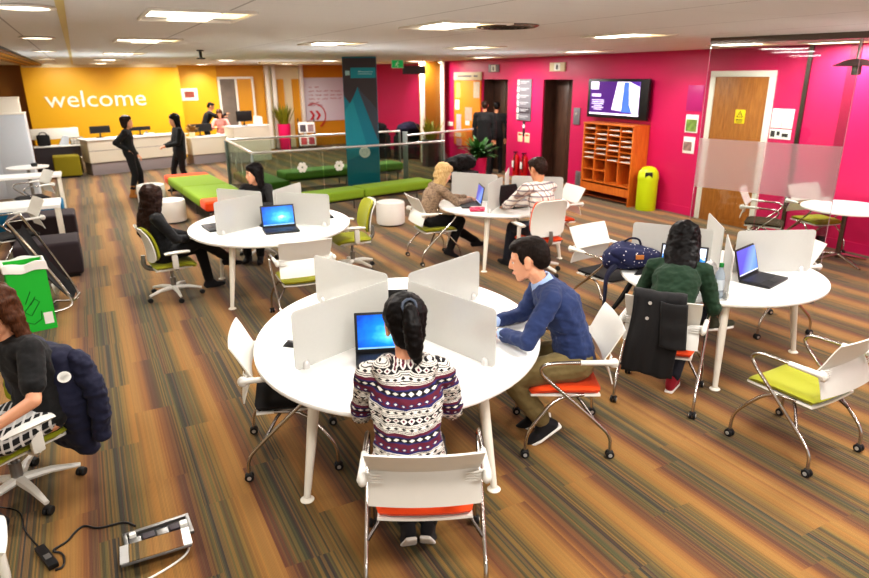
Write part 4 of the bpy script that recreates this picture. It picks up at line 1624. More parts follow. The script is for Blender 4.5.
# ------------------------------------------------------------------ on the pink wall
def on_wall(name, label, cat, y0, y1, z0, z1, mt, th=.02, group=None):
    o = thing(name, label, cat, (XW - th / 2 - .001, (y0 + y1) / 2, (z0 + z1) / 2), 0, group)
    MB().box((0, 0, 0), (th, y1 - y0, z1 - z0), .002).build('board', mt, o)
    return o

def wtext(parent, body, size, mt, y, z, th):
    return text_part('text', body, size, mt, parent, (-th / 2 - .002, y, z), (PI / 2, 0, -PI / 2), .001)

tv = thing('television', 'black wall television showing a purple and white welcome slide', 'television', (XW - .10, 9.63, 1.935))
MB().box((0, 0, 0), (.06, 1.62, .73), .012).build('case', M['black_plastic'], tv)
MB().box((.055, 0, 0), (.05, .4, .3), .004).build('bracket', M['grey_metal'], tv)
sc = MB().box((-.032, .06, .005), (.004, 1.34, .62)).build('screen', mat('tv_purple', (70, 22, 112), .3, emit=.9, var=.25, scale=2), tv)
fx = -.0355
MB().prism([(fx, -.02, .31), (fx, -.60, .31), (fx, -.60, -.26), (fx, .10, -.20)], (-.001, 0, 0)).build('photo', mat('tv_white', (236, 232, 246), .3, emit=1.0, var=.1, scale=3), sc)
MB().prism([(fx - .0015, -.20, .30), (fx - .0015, -.32, .30), (fx - .0015, -.36, -.10), (fx - .0015, -.44, -.24), (fx - .0015, -.16, -.24)], (-.001, 0, 0)).build('photo_detail', mat('tv_blue', (70, 110, 220), .3, emit=.8, var=.4, scale=5), sc)
MB().prism([(fx - .0015, -.34, .31), (fx - .0015, -.60, .22), (fx - .0015, -.60, .31)], (-.001, 0, 0)).build('photo_detail', mat('tv_purple2', (80, 40, 150), .3, emit=.7), sc)
MB().box((fx - .001, .60, .24), (.002, .22, .14), .0).box((fx - .001, .06, -.285), (.002, 1.34, .03)).build('logo_block', mat('tv_bright', (250, 246, 255), .3, emit=1.2), sc)
tl = MB().box((fx - .001, .545, .06), (.002, .26, .055))
for k in range(6):
    tl.box((fx - .001, .53 - .01 * (k % 2) - .03, -.03 - k * .035), (.002, .34 - (.12 if k in (3, 5) else 0), .016))
tl.build('caption', mat('tv_text', (226, 214, 248), .3, emit=1.0), sc)

# pigeonhole shelf
sh = thing('pigeonhole_shelf', 'orange wooden pigeonhole shelf under the television', 'shelf', (XW - .005, 9.51, 0))
Dp, Wd, Hh = .39, 1.34, 1.49
MB().box((-Dp / 2, -Wd / 2, Hh / 2), (Dp, .03, Hh), .003).build('side_panel', M['shelf_wood'], sh)
MB().box((-Dp / 2, Wd / 2, Hh / 2), (Dp, .03, Hh), .003).build('side_panel', M['shelf_wood'], sh)
MB().box((-Dp / 2, 0, Hh - .015), (Dp + .02, Wd + .04, .03), .004).build('top_panel', M['shelf_wood'], sh)
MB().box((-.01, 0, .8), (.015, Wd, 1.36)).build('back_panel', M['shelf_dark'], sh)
zt, zm, zb = Hh - .03, .80, .36
for k in range(1, 4):
    MB().box((-Dp / 2, -Wd / 2 + Wd * k / 4, (zt + zb) / 2), (Dp - .02, .022, zt - zb)).build('divider', M['shelf_wood'], sh)
for c in range(4):
    yc = Wd / 2 - Wd * (c + .5) / 4
    for r in range(7):
        z = zt - (zt - zm) * (r + 1) / 7
        MB().box((-Dp / 2, yc, z), (Dp - .02, Wd / 4 - .022, .014)).build('shelf_board', M['shelf_wood'], sh)
        if (c * 7 + r) % 3 != 1:
            MB().box((-Dp * .55, yc, z + .014), (Dp * .85, Wd / 4 - .08, .012)).build('paper', M['paper'], sh)
    if c < 2:
        MB().box((-Dp / 2, yc, .585), (Dp - .02, Wd / 4 - .022, .016)).build('shelf_board', M['shelf_wood'], sh)
MB().box((-Dp / 2, 0, zb), (Dp - .02, Wd, .024)).build('shelf_board', M['shelf_wood'], sh)
MB().box((-Dp + .03, 0, .24), (.022, Wd, .15)).build('rail', M['shelf_wood'], sh)
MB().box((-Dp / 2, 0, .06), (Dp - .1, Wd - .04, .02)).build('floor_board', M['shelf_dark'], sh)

# lime bin
b = thing('litter_bin', 'lime green cylindrical litter bin with domed lid beside the shelf', 'bin', (8.95, 8.52, 0))
MB().lathe([(0, 0), (.175, 0), (.18, .01), (.18, .56), (0, .56)], (0, 0, 0), 30).build('body', M['lime_plastic'], b)
MB().lathe([(.187, .555), (.19, .575), (.187, .62), (.17, .70), (.12, .765), (.06, .79), (0, .796)], (0, 0, 0), 30).build('lid', M['lime_plastic'], b)
d = V((-.55, -.6, .4)).normalized()
MB().box(V((0, 0, .655)) + V((-.112, -.122, 0)), (.03, .13, .10), .01, Matrix.Rotation(math.atan2(-.6, -.55), 3, 'Z')).build('opening', M['black_plastic'], b)

# door 3 in the pink wall
dr = thing('door_3', None, None, (XW, 7.01, 0))
dr['kind'] = 'structure'
for s in (-1, 1):
    MB().box((-.025, s * .53, 1.165), (.05, .09, 2.33), .004).build('door_frame', M['white_paint'], dr)
MB().box((-.025, 0, 2.377), (.05, 1.15, .09), .004).build('door_frame', M['white_paint'], dr)
lf = MB().box((-.015, 0, 1.165), (.03, .97, 2.33), .003).build('door_leaf', M['door_wood'], dr)
MB().lathe([(0, 0), (.026, 0), (.026, .02), (.012, .03), (.012, .06), (.03, .07), (.03, .09), (0, .095)], (-.03, -.42, 1.05), 16, (-1, 0, 0)).build('door_handle', M['silver'], lf)
ws = on_wall('warning_sign', 'yellow triangle electrical warning sign on the wooden door', 'sign', 6.86, 7.04, 1.63, 1.84, M['sign_yellow'], .006)
ws.location.x = XW - .035
MB().prism([(-.004, .06, -.01), (-.004, -.06, -.01), (-.004, 0, .09)], (-.001, 0, 0)).build('triangle', M['text_dark'], ws)
MB().prism([(-.0055, .042, -.002), (-.0055, -.042, -.002), (-.0055, 0, .07)], (-.001, 0, 0)).build('triangle_fill', M['sign_yellow'], ws)
MB().prism([(-.007, -.008, .05), (-.007, .012, .025), (-.007, .002, .025), (-.007, .010, .003), (-.007, -.012, .03), (-.007, -.002, .03)], (-.001, 0, 0)).build('bolt_mark', M['text_dark'], ws)
MB().box((-.004, 0, -.045), (.002, .12, .01)).box((-.004, 0, -.065), (.002, .12, .008)).box((-.004, 0, -.085), (.002, .10, .008)).build('caption', M['text_dark'], ws)
n1 = on_wall('notice_sheet', 'white notice sheets on the pink wall right of the wooden door', 'notice', 6.07, 6.42, 1.60, 1.88, M['paper'], .006)
MB().box((-.004, 0, 0), (.002, .004, .27)).box((-.004, .09, .02), (.002, .10, .006)).box((-.004, -.09, .05), (.002, .10, .006)).build('print', M['marker_grey'], n1)
n2 = on_wall('notice_sheet', 'row of black and white pictogram notices below the white sheets', 'notice', 6.07, 6.42, 1.44, 1.585, M['paper'], .006)
MB().box((-.004, .12, 0), (.002, .07, .09)).box((-.004, .03, .01), (.002, .05, .06)).box((-.004, -.08, -.01), (.002, .10, .05)).build('print', M['text_dark'], n2)

# posters between the shelf and the door
po = on_wall('poster', 'purple tinted poster, topmost of the three beside the wooden door', 'poster', 7.72, 8.05, 1.78, 2.2, mat('poster_mauve', (176, 40, 116), .35, var=.1, scale=3), .008, 'posters beside the wooden door')
po = on_wall('poster', 'green and white flyer holder, middle of the three beside the wooden door', 'poster', 7.76, 8.02, 1.42, 1.72, M['paper'], .012, 'posters beside the wooden door')
MB().box((-.008, 0, -.03), (.003, .22, .20)).build('print', mat('flyer_green', (120, 150, 70), .5, var=.8, scale=14), po)
po = on_wall('poster', 'red and white flyer, lowest of the three beside the wooden door', 'poster', 7.78, 8.02, 1.07, 1.35, M['paper'], .012, 'posters beside the wooden door')
MB().box((-.008, .02, -.02), (.003, .17, .15)).build('print', mat('flyer_grey', (150, 120, 112), .5, var=.8, scale=14), po)

# lift directory and lift signs
ld = on_wall('floor_directory', 'grey lift floor directory with white numbers 5 to 0', 'sign', 12.5, 13.06, 1.36, 2.29, M['grey_board'], .02)
nb = MB()
for k in range(6):
    nb.box((-.011, .235, .39 - k * .155), (.003, .075, .11))
nb.build('number_plate', M['text_white'], ld)
for k in range(6):
    wtext(ld, str(5 - k), .11, M['text_dark'], .262, .355 - k * .155, .026)
MB().box((-.011, -.04, -.235), (.003, .44, .13)).build('level_band', M['slate'], ld)
ll = MB()
for k in range(6):
    ll.box((-.0135, -.02, .41 - k * .155), (.002, .34, .018)).box((-.0135, .03, .375 - k * .155), (.002, .24, .014))
ll.build('directory_text', mat('directory_grey', (190, 188, 192), .5), ld)
for k, (y0, y1) in enumerate(((11.33, 11.85), (13.86, 14.32))):
    s = on_wall('lift_sign', ['white lift sign above the right lift door', 'white lift sign above the lift behind the men in black'][k], 'sign', y0, y1, 2.45, 2.63, M['cream_paint'] if k == 0 else M['grey_board'], .03, 'lift signs')
    MB().box((-.017, 0, 0), (.004, .20, .15)).build('face', M['text_white'], s)
    MB().prism([(-.02, .03, -.05), (-.02, -.03, -.05), (-.02, -.03, .02), (-.02, 0, .055), (-.02, .03, .02)], (-.001, 0, 0)).build('pictogram', M['text_dark'], s)
s = on_wall('lift_call_button', 'grey lift call panel left of the television', 'panel', 10.78, 10.98, 1.38, 1.72, M['grey_board'], .02)
MB().lathe([(0, 0), (.03, 0), (.03, .008), (0, .008)], (-.01, 0, .05), 16, (-1, 0, 0)).build('button', M['silver'], s)
s = on_wall('wall_vent', 'small grey louvred vent at the foot of the pink wall left of the shelf', 'vent', 10.35, 10.8, .12, .42, M['grey_board'], .02)
for k in range(6):
    MB().box((-.012, 0, -.11 + k * .044), (.012, .40, .012)).build('slat', M['grey_metal'], s)

# orange notice board
nbd = thing('notice_board', 'orange notice board with pinned papers beside the lift', 'notice board', (XW - .025, 15.35, 0))
MB().box((0, 0, 1.40), (.03, 1.36, 1.70), .003).build('board', M['orange_board'], nbd)
hd_ = MB().box((0, 0, 2.36), (.04, 1.40, .20), .004).build('header', M['cream_paint'], nbd)
MB().box((-.022, .12, 2.36), (.003, .72, .04)).box((-.022, -.45, 2.36), (.003, .2, .04)).build('header_text', M['marker_grey'], hd_)
for k, (y, z, w_, h_, c) in enumerate(((.45, 2.0, .26, .40, (150, 180, 100)), (-.5, 2.02, .30, .40, (206, 186, 160)), (.5, 1.62, .24, .26, (236, 226, 216)), (-.1, 1.40, .36, .34, (206, 170, 150)), (-.05, 1.16, .22, .12, (240, 236, 226)),
                                        (.42, 1.15, .26, .44, (190, 176, 186)), (.45, .82, .30, .12, (240, 210, 190)), (.40, .62, .30, .20, (200, 150, 150)))):
    MB().box((-.018, y, z), (.004, w_, h_)).build('pinned_sheet', mat('pinned_%d' % k, c, .6, var=.25, scale=12), nbd)
s = on_wall('light_switch', 'pair of white switches on the pink wall left of the notice board', 'switch', 16.15, 16.45, 1.02, 1.14, M['white_paint'], .012)
s.location.x = XW - .008

# fire extinguishers
for k, y in enumerate((12.86, 12.52)):
    e = thing('fire_extinguisher', ['red fire extinguisher, left one of the pair below the directory', 'red fire extinguisher with dark hose, right one of the pair below the directory'][k], 'fire extinguisher', (XW - .13, y, .0), 0, 'fire extinguishers')
    MB().lathe([(0, 0), (.08, 0), (.085, .02), (.085, .48), (.06, .55), (.025, .57), (.025, .60), (0, .60)], (0, 0, 0), 20).build('cylinder', M['red_paint'], e)
    MB().box((-.02, 0, .625), (.12, .03, .03), .008).build('handle', M['black_plastic'], e)
    MB().tube([(-.02, 0, .60), (-.09, -.05, .56), (-.10, -.06, .35), (-.09, -.05, .2)], .012, 8, smooth_path=1).build('hose', M['black_plastic'], e)
    MB().box((-.084, 0, .35), (.01, .10, .16), .003).build('label_sheet', M['paper'], e)
for k, y in enumerate((12.90, 12.62)):
    s = on_wall('extinguisher_sign', ['left small pale sign above the fire extinguishers', 'right small pale sign above the fire extinguishers'][k], 'sign', y - .1, y + .1, .86, 1.08, M['cream_paint'], .006, 'extinguisher signs')
    MB().box((-.004, 0, .06), (.002, .14, .04)).build('caption', M['text_red'], s)
s = on_wall('call_point', 'narrow black and white notice strip between the extinguisher signs', 'sign', 12.72, 12.80, 1.0, 1.34, M['text_dark'], .01)
MB().box((-.006, 0, .06), (.003, .08, .08)).build('face', M['text_white'], s)

# ------------------------------------------------------------------ tables
T_MAIN = (1.70, 3.73)
T_LEFT = (1.78, 7.49)
T_RIGHT = (4.69, 3.53)
T_MID = (4.87, 7.16)
def deg(*a):
    return [math.radians(v) for v in a]
build_table('white oval study table in the foreground with four frosted screens', T_MAIN, 1.18, .955, math.radians(62), [(-.87, -.52), (.16, -.97), (.84, .53), (-.19, .98)], deg(20, 111, 201, 285), (.10, .78))
build_table('white study table on the left beside the woman with long brown hair', T_LEFT, 1.05, .93, math.radians(72), [(-.66, -.67), (-.55, .51), (.67, .69), (.56, -.50)], deg(44, 129, 207, 318), (.10, .66))
build_table('white study table on the right where the woman in green works', T_RIGHT, .86, .80, math.radians(-9), [(-.57, -.52), (.64, -.37), (.57, .52), (-.61, .41)], deg(50, 122, 222, 334), (.10, .68))
build_table('white study table between the blonde woman and the man in a check shirt', T_MID, .90, .84, 0, [(-.63, -.52), (.6, -.5), (.63, .52), (-.6, .5)], deg(51, 125, 221, 315), (.10, .68))

# ------------------------------------------------------------------ chairs
RECLINE = 12
GC = 'white backed meeting chairs on casters'
mc = build_meeting_chair('orange seated meeting chair seen from behind under the woman in the patterned hoodie', M['orange_fabric'], GC)
def put(o, x, y, fx, fy):
    o.location = (x, y, 0)
    o.rotation_euler = (0, 0, facing(fx, fy))
    return o
put(mc, 1.22, 2.43, .44, .9)
for c_ in kids(mc):
    if c_.name.startswith('backrest'):
        a_ = math.radians(RECLINE)
        c_.rotation_euler = (a_, 0, 0)
        c_.location = V((0, -.235, .69)) - Matrix.Rotation(a_, 3, 'X') @ V((0, -.235, .69))
def meet(x, y, fx, fy, label, fab):
    o = dup(mc, (x, y, 0), facing(fx, fy), label, GC, {'seat_pad': M[fab]} if fab != 'orange_fabric' else None)
    for c_ in kids(o):
        if c_.name.startswith('backrest'):
            c_.rotation_euler = (0, 0, 0)
            c_.location = (0, 0, 0)
    return o
meet(2.61, 3.07, -.87, .49, 'orange seated meeting chair under the man in the navy sweater', 'orange_fabric')
meet(.92, 3.77, .95, -.27, 'empty black seated meeting chair at the left side of the foreground table', 'black_fabric')
meet(3.66, 3.17, .82, .57, 'orange seated meeting chair with a dark coat over its back', 'orange_fabric')
meet(3.92, 2.22, -.02, 1, 'empty lime seated meeting chair alone on the carpet at the right', 'lime_fabric')
meet(1.74, 6.2, .07, 1, 'empty lime seated meeting chair seen from behind at the left table', 'lime_fabric')
meet(3.97, 7.50, 1, -.1, 'lime seated meeting chair under the blonde woman', 'lime_fabric')
meet(5.66, 3.70, -.91, .30, 'empty meeting chair behind the open laptop at the right table', 'black_fabric')
meet(4.56, 4.78, .1, -1, 'empty meeting chair beyond the navy dotted backpack at the right table', 'black_fabric')
meet(5.72, 7.12, -.95, .15, 'empty meeting chair behind the man in the check shirt', 'orange_fabric')
meet(8.02, 5.50, .5, -.85, 'dark seated meeting chair behind the glass screen', 'brown_fabric')
meet(8.80, 5.25, -.25, -1, 'lime seated meeting chair behind the round white table', 'lime_fabric')
meet(-.95, 12.9, -1, -.35, 'pale meeting chair between the two white side tables', 'black_fabric')
meet(-.98, 9.85, -1, -.3, 'pale meeting chair in front of the dark plum armchair', 'black_fabric')

GT = 'white task chairs on star bases'
FG_TURN = math.radians(30)
tc = build_task_chair('lime task chair under the woman with long brown hair', M['lime_fabric'], GT)
put(tc, .63, 7.6, 1, .1)
tc.scale = (1.0, 1.0, .88)
def task(x, y, fx, fy, label, fab='lime_fabric', sc=(1, 1, 1)):
    o = dup(tc, (x, y, 0), facing(fx, fy), label, GT, {'seat_pad': M[fab], 'back_cushion': M[fab]} if fab != 'lime_fabric' else None)
    o.scale = sc
    return o
task(2.82, 7.58, -1, .12, 'empty lime task chair at the right side of the left table', sc=(1, 1, .93))
task(1.95, 8.85, -.5, -.85, 'task chair under the dark haired woman behind the frosted screens', 'black_fabric', (1, 1, .9))
task(4.80, 6.26, .12, 1, 'orange task chair with white back under the man in the check shirt', 'orange_fabric')
fgc = task(-.68, 4.10, -.84, -.54, 'white armed task chair with a navy jacket hung on its back', sc=(1.1, 1.1, .88))
for c_ in kids(fgc):
    if c_.name.split('.')[0] in ('star_base', 'caster'):
        c_.rotation_euler = (0, 0, FG_TURN)
task(-.85, 2.66, -.1, 1, 'lime task chair cut off by the bottom left corner')

# ------------------------------------------------------------------ laptops
def hinge(pl, pr):
    """the laptop whose hinge ends show at pl (its left) and pr (its right)"""
    a, b = G(pl[0], pl[1], .765), G(pr[0], pr[1], .765)
    d = (b - a)
    d.z = 0
    d.normalize()
    y = V((-d.y, d.x, 0))
    c = (a + b) / 2 - y * .115
    return (c.x, c.y, .7455), math.atan2(d.y, d.x)

def lap(label, c, up, screen, od=105):
    return build_laptop(label, (c[0], c[1], .7455), facing(*up), screen, od)
lap('black laptop with a blue screen in front of the woman in the patterned hoodie', (1.40, 3.26), (.36, .93), 'screen_blue', 104)
lap('dark laptop behind the screens of the foreground table', (1.95, 4.26), (-.42, -.91), 'screen_blue', 138)
lap('black laptop with a blue screen on the left table', (1.78, 7.03), (.10, 1), 'screen_blue', 106)
lap('dark laptop in front of the woman with long brown hair', (1.17, 7.56), (1, .1), 'screen_blue', 104)
lap('open black laptop with an indigo screen beside the water bottle', (4.80, 3.20), (-.24, .97), 'screen_indigo', 106)
lap('black laptop showing a web page behind the woman in green', (4.20, 3.55), (.82, .57), 'screen_page', 104)
lap('black laptop with an indigo screen in front of the blonde woman', (4.36, 7.22), (.93, -.36), 'screen_indigo', 100)
lap('black laptop with a dark screen in front of the man in the check shirt', (4.88, 6.86), (-.05, 1), 'screen_dark', 104)
lap('dark laptop in front of the empty lime task chair at the left table', (2.42, 7.58), (-1, .1), 'screen_blue', 104)

# mouse, bottle, pencil case, plastic bag, paper
def mouse(label, x, y, a):
    t = MB().grid(lambda u, v: (.032 * (2 * u - 1), .055 * (2 * v - 1), .035 * max(0, (1 - abs(2 * u - 1) ** 3) * (1 - abs(2 * v - 1) ** 3))), 10, 14)
    t.box((0, 0, .001), (.05, .09, .002))
    o = t.build('computer_mouse', M['black_plastic'], None, 60, (x, y, .7455), a)
    MB().tube([(0, .012, .036), (0, .030, .034)], .005, 8).build('scroll_wheel', M['grey_metal'], o)
    return tag(o, label, 'mouse', 'computer mice')
q = G(292, 345, .75)
mouse('black computer mouse at the left edge of the foreground table', q.x, q.y, .8)
q = G(263, 226, .75)
mouse('small mouse beside the laptop on the left table', q.x, q.y, .2)
q = G(482, 206, .76)
bt = thing('water_bottle', 'clear plastic water bottle with green cap on the right table', 'bottle', (4.13, 3.11, .7455))
k = NT('bottle_plastic')
k.set(Roughness=.05, IOR=1.2, **{'Transmission_Weight': 0.45})
k.b.inputs['Base Color'].default_value = srgb((214, 226, 238))
k.bump(k.noise(40, 2, k.coords()), .15, .004)
MB().lathe([(0, 0), (.034, 0), (.038, .01), (.038, .05), (.035, .055), (.038, .06), (.038, .10), (.035, .105), (.038, .11), (.038, .165), (.032, .195), (.017, .225), (.014, .235), (.014, .25), (0, .25)], (0, 0, 0), 24).build('body', k.m, bt, 50)
MB().lathe([(0, .246), (.017, .246), (.017, .274), (.015, .277), (0, .277)], (0, 0, 0), 18).build('cap', M['bottle_green'], bt)
MB().lathe([(.0385, .068), (.0388, .07), (.0388, .15), (.0385, .152)], (0, 0, 0), 24).build('wrapper', mat('bottle_label', (226, 232, 240), .4, var=.08), bt)
pcx = G(460, 209, .76)
pc_ = MB()
pc_.grid(lambda u, v: (.095 * (2 * u - 1), .04 * math.cos(PI * v), .03 + .03 * math.sin(PI * v) * (1 - .3 * abs(2 * u - 1) ** 4)), 12, 8)
pc_.box((0, 0, .018), (.19, .08, .034), .014)
pco = pc_.build('pencil_case', M['pencil_pink'], None, 60, (4.26, 6.86, .7455), math.radians(-25))
tag(pco, 'pink dotted pencil case on the table beside the blonde woman', 'pencil case')
MB().tube([(-.08, 0, .062), (.08, 0, .062)], .004, 6).build('zip', M['paper'], pco)
bm = bmesh.new()
rnd = random.Random(5)
for i in range(10):
    hull(bm, Q((rnd.uniform(-.06, .06), rnd.uniform(-.08, .08), rnd.uniform(.03, .16)), rnd.uniform(.025, .05)), Q((rnd.uniform(-.05, .05), rnd.uniform(-.06, .06), .04), .04))
o = fuse(bm, 'plastic_bag', mat('plastic_bag', (196, 192, 190), .35, var=.35, scale=30), None, .008, 2, .012, 26)
o.location = (4.36, 3.36, .752)
tag(o, 'crumpled grey plastic bag between the screens beside the water bottle', 'bag')

# navy dotted backpack on a chair seat
bk = thing('backpack', 'navy dotted canvas backpack on the table edge left of the woman in green', 'backpack', (4.10, 4.01, .747), math.radians(-30))
bm = bmesh.new()
hull(bm, Q((-.19, -.02, .10), (.07, .10, .10)), Q((.19, .0, .09), (.07, .10, .09)), Q((-.05, .12, .12), (.12, .08, .11)), Q((.10, .12, .10), (.08, .08, .09)))
fuse(bm, 'bag_body', M['bag_dots'], bk, .010, 4, .010, 10)
bm = bmesh.new()
hull(bm, Q((-.12, -.08, .17), (.10, .05, .05)), Q((.15, -.10, .13), (.09, .05, .05)), Q((.02, -.13, .10), (.12, .03, .05)))
fuse(bm, 'front_flap', M['bag_dots'], bk, .010, 3, .006, 12)
MB().box((.03, -.16, .15), (.07, .012, .04), .005).build('leather_patch', mat('tan_leather', (176, 110, 50), .6), bk)
MB().tube([(-.16, -.10, .06), (-.25, -.16, -.02), (-.24, -.17, -.24), (-.27, -.15, -.40)], [.03, .022, .014, .012], 6, smooth_path=2).build('strap', M['navy_cloth'], bk)
MB().tube([(.10, -.10, .03), (-.02, -.20, -.03), (-.12, -.22, -.22), (-.20, -.20, -.34)], [.03, .026, .024, .016], 6, smooth_path=2).build('strap', M['black_cloth'], bk)
MB().tube([(-.05, .10, .22), (0, .06, .27), (.07, .05, .26), (.10, .09, .20)], .010, 6, smooth_path=2).build('handle', M['navy_cloth'], bk)

# dark coat over the back of the green woman's chair (in the frame of that chair)
def frame_of(x, y, fx, fy):
    m_ = Matrix.Rotation(facing(fx, fy), 4, 'Z')
    m_.translation = (x, y, 0)
    return m_
ct = thing('coat', 'dark coat with silver buttons draped over the chair of the woman in green', 'coat', (3.66, 3.17, 0), facing(.82, .57))
def coat(u, v):
    x = -.215 + .36 * u + .02 * math.sin(v * 5)
    if v < .22:
        a = v / .22
        y, z = -.25 - .10 * a, .84 + .085 * math.sin(PI * (.25 + .5 * a)) + .02 * a
    else:
        a = (v - .22) / .78
        y, z = -.355 - .015 * math.sin(a * 3) - .01 * a, .912 - .585 * a
    y += .012 * math.sin(u * 9 + v * 3) + .006 * math.sin(u * 23)
    return (x, y, z + .012 * math.sin(u * 7) * v)
MB().grid(coat, 28, 36, .012).build('coat_body', M['charcoal_cloth'], ct, 180)
def sleeve(u, v):
    x = .0 + .17 * u + .02 * v
    return (x, -.385 - .035 * math.sin(PI * u) - .004 * math.sin(v * 14), .90 - .33 * v)
MB().grid(sleeve, 12, 20, .010).build('sleeve', M['charcoal_cloth'], ct, 180)
for k in range(3):
    MB().lathe([(0, 0), (.013, 0), (.013, .004), (0, .006)], (-.075 - .01 * k, -.385, .875 - .115 * k), 14, (0, -1, 0)).build('button', M['silver'], ct)

# navy jacket on the foreground task chair
jk = thing('jacket', 'navy jacket with round white badge hung over the task chair at the left', 'jacket', (-.68, 4.10, 0), facing(-.84, -.54))
jk.scale = (1.0, 1.0, .90)
def jacket(u, v):
    x = -.31 + .62 * u
    if v < .25:
        a = v / .25
        y, z = -.22 - .17 * a, .93 + .11 * math.sin(PI * (.15 + .55 * a))
    else:
        a = (v - .25) / .75
        y, z = -.40 - .05 * math.sin(a * 2.2), .985 - .66 * a
        z -= .05 * math.sin(u * 6) * a
    fall = 1 + .10 * v
    y += .022 * math.sin(u * 10 + v * 2) * (.4 + v) + .008 * math.sin(u * 27 + v * 6)
    y += .14 * abs(2 * u - 1) ** 2.5 * min(1, v * 2.5)
    return (x * fall, y, z)
bm = bmesh.new()
hull(bm, Q((-.20, -.26, .955), (.09, .10, .07)), Q((.20, -.26, .955), (.09, .10, .07)), Q((-.27, -.27, .62), (.06, .12, .08)), Q((.27, -.27, .62), (.06, .12, .08)))
hull(bm, Q((-.27, -.28, .62), (.06, .10, .08)), Q((.27, -.30, .62), (.06, .10, .08)), Q((-.24, -.32, .24), (.05, .06, .05)), Q((.24, -.32, .28), (.06, .07, .05)))
fuse(bm, 'jacket_body', M['navy_cloth'], jk, .012, 5, .016, 8)
bm = bmesh.new()
chain(bm, [Q((-.27, -.33, .92), (.07, .07, .07)), Q((-.345, -.36, .72), (.062, .07, .07)), Q((-.36, -.36, .50), (.055, .06, .06)), Q((-.345, -.35, .36), (.05, .055, .04))])
fuse(bm, 'sleeve', M['navy_cloth'], jk, .010, 3, .014, 14)
bm = bmesh.new()
chain(bm, [Q((.27, -.33, .92), (.07, .07, .07)), Q((.33, -.36, .72), (.062, .07, .07)), Q((.34, -.36, .44), (.055, .06, .06))])
fuse(bm, 'sleeve', M['navy_cloth'], jk, .010, 3, .014, 14)
bd = MB().lathe([(.032, 0), (.036, 0), (.036, .003), (.032, .003)], (0, 0, 0), 24, (0, 0, 1)).lathe([(0, 0), (.022, 0), (.022, .003), (0, .003)], (0, 0, 0), 20)
for i in range(10):
    a = 2 * PI * i / 10
    bd.box((.027 * math.cos(a), .027 * math.sin(a), .0015), (.005, .005, .003))
bo = bd.build('round_badge', M['text_white'], jk)
lo_ = MB().box((0, 0, 0), (.085, .022, .003), .001).build('name_patch', M['text_white'], jk)
bpy.context.view_layer.update()
def stick(o, px_, py_, par, roll=0.0):
    # lay a flat patch on the surface of the jacket
    best = None
    for c_ in kids(par):
        if c_ in (bo, lo_):
            continue
        inv = c_.matrix_world.inverted()
        d = (inv.to_3x3() @ ray(px_, py_)).normalized()
        hit, p_, n_, _i = c_.ray_cast(inv @ CO, d)
        if hit:
            wp = c_.matrix_world @ p_
            if best is None or (wp - CO).length < (best[0] - CO).length:
                best = (wp, (c_.matrix_world.inverted().transposed().to_3x3() @ n_).normalized())
    if best:
        pi_ = par.matrix_world.inverted()
        n_ = (best[1] * .6 - ray(px_, py_).normalized() * .4).normalized()
        o.location = pi_ @ (best[0] + n_ * .008)
        nl = (par.matrix_world.to_3x3().transposed() @ n_).normalized()
        o.rotation_euler = (nl.to_track_quat('Z', 'Y').to_matrix() @ Matrix.Rotation(roll, 3, 'Z')).to_euler()
stick(bo, 64, 377, jk)
stick(lo_, 49, 391, jk, math.radians(40))

# ------------------------------------------------------------------ floor box with cables
A, B, C_ = G(122, 531), G(187, 510), G(196, 538)
fx_ = (B - A).normalized()
fy_ = V((-fx_.y, fx_.x, 0))
fb = thing('floor_box', 'open metal floor socket box with its carpeted lid beside it', 'floor box', (A + C_) / 2, math.atan2(fx_.y, fx_.x))
Wb, Db = (B - A).length, .155
f_ = MB()
for bx, by, sx_, sy_ in ((0, Db / 2, Wb, .022), (0, -Db / 2, Wb, .022), (Wb / 2 - .011, 0, .022, Db), (-Wb / 2 + .011, 0, .022, Db)):
    f_.box((bx, by, .008), (sx_, sy_, .016), .003)
f_.build('frame', M['grey_metal'], fb)
MB().box((0, 0, .002), (Wb - .03, Db - .03, .003)).build('well', M['black_plastic'], fb)
for k in range(4):
    s_ = MB().box((-Wb * .34 + k * Wb * .2, -.01 + .01 * (k % 2), .012), (.06, .05, .02), .004).build('socket', M['slate'] if k % 2 else M['grey_metal'], fb)
MB().box((-Wb * .36, .035, .02), (.035, .03, .035), .006).build('plug', M['text_white'], fb)
MB().box((Wb * .38, -.01, .02), (.04, .04, .035), .006).build('plug', M['text_white'], fb)
ldm = MB().box((0, 0, 0), (Wb * .98, .20, .012), .002)
ld_ = ldm.build('lid', mat('lid_trim', (120, 118, 116), .35, .6), fb)
ld_.location = (-.03, -.155, .045)
ld_.rotation_euler = (math.radians(-9), 0, math.radians(-4))
lc = MB().box((0, 0, .0075), (Wb * .80, .185, .004)).build('carpet_insert', M['carpet'], ld_)
for s_ in (-1, 1):
    MB().box((s_ * Wb * .44, 0, .0085), (.042, .185, .004)).build('metal_strip', M['silver'], ld_)
def cable(name, label, pts, r, mt, grp='cables on the carpet'):
    w_ = [G(x, y, r) for x, y in pts]
    o = MB().tube(w_, r, 8, smooth_path=3).build(name, mt, None, 180)
    return tag(o, label, 'cable', grp)
def cz(pts):
    return [(x / 4.138, 480 + y / 4.138) for x, y in pts]
bc = cable('power_cable', 'black power cable curling over the carpet to the floor box', cz([(560, 190), (520, 172), (470, 184), (400, 203), (350, 185), (312, 212), (280, 255), (225, 285), (218, 296), (255, 300), (268, 325), (262, 362), (228, 372)]), .006, M['black_plastic'])
cable('power_cable', 'thin black cable running from the power adapter to the left edge', cz([(168, 286), (130, 245), (96, 200), (92, 150), (72, 122), (0, 112)]), .004, M['black_plastic'])
cable('power_cable', 'white cable leaving the floor box towards the bottom edge', cz([(772, 236), (786, 276), (770, 310), (720, 348), (660, 385), (560, 440)]), .006, M['text_white'])
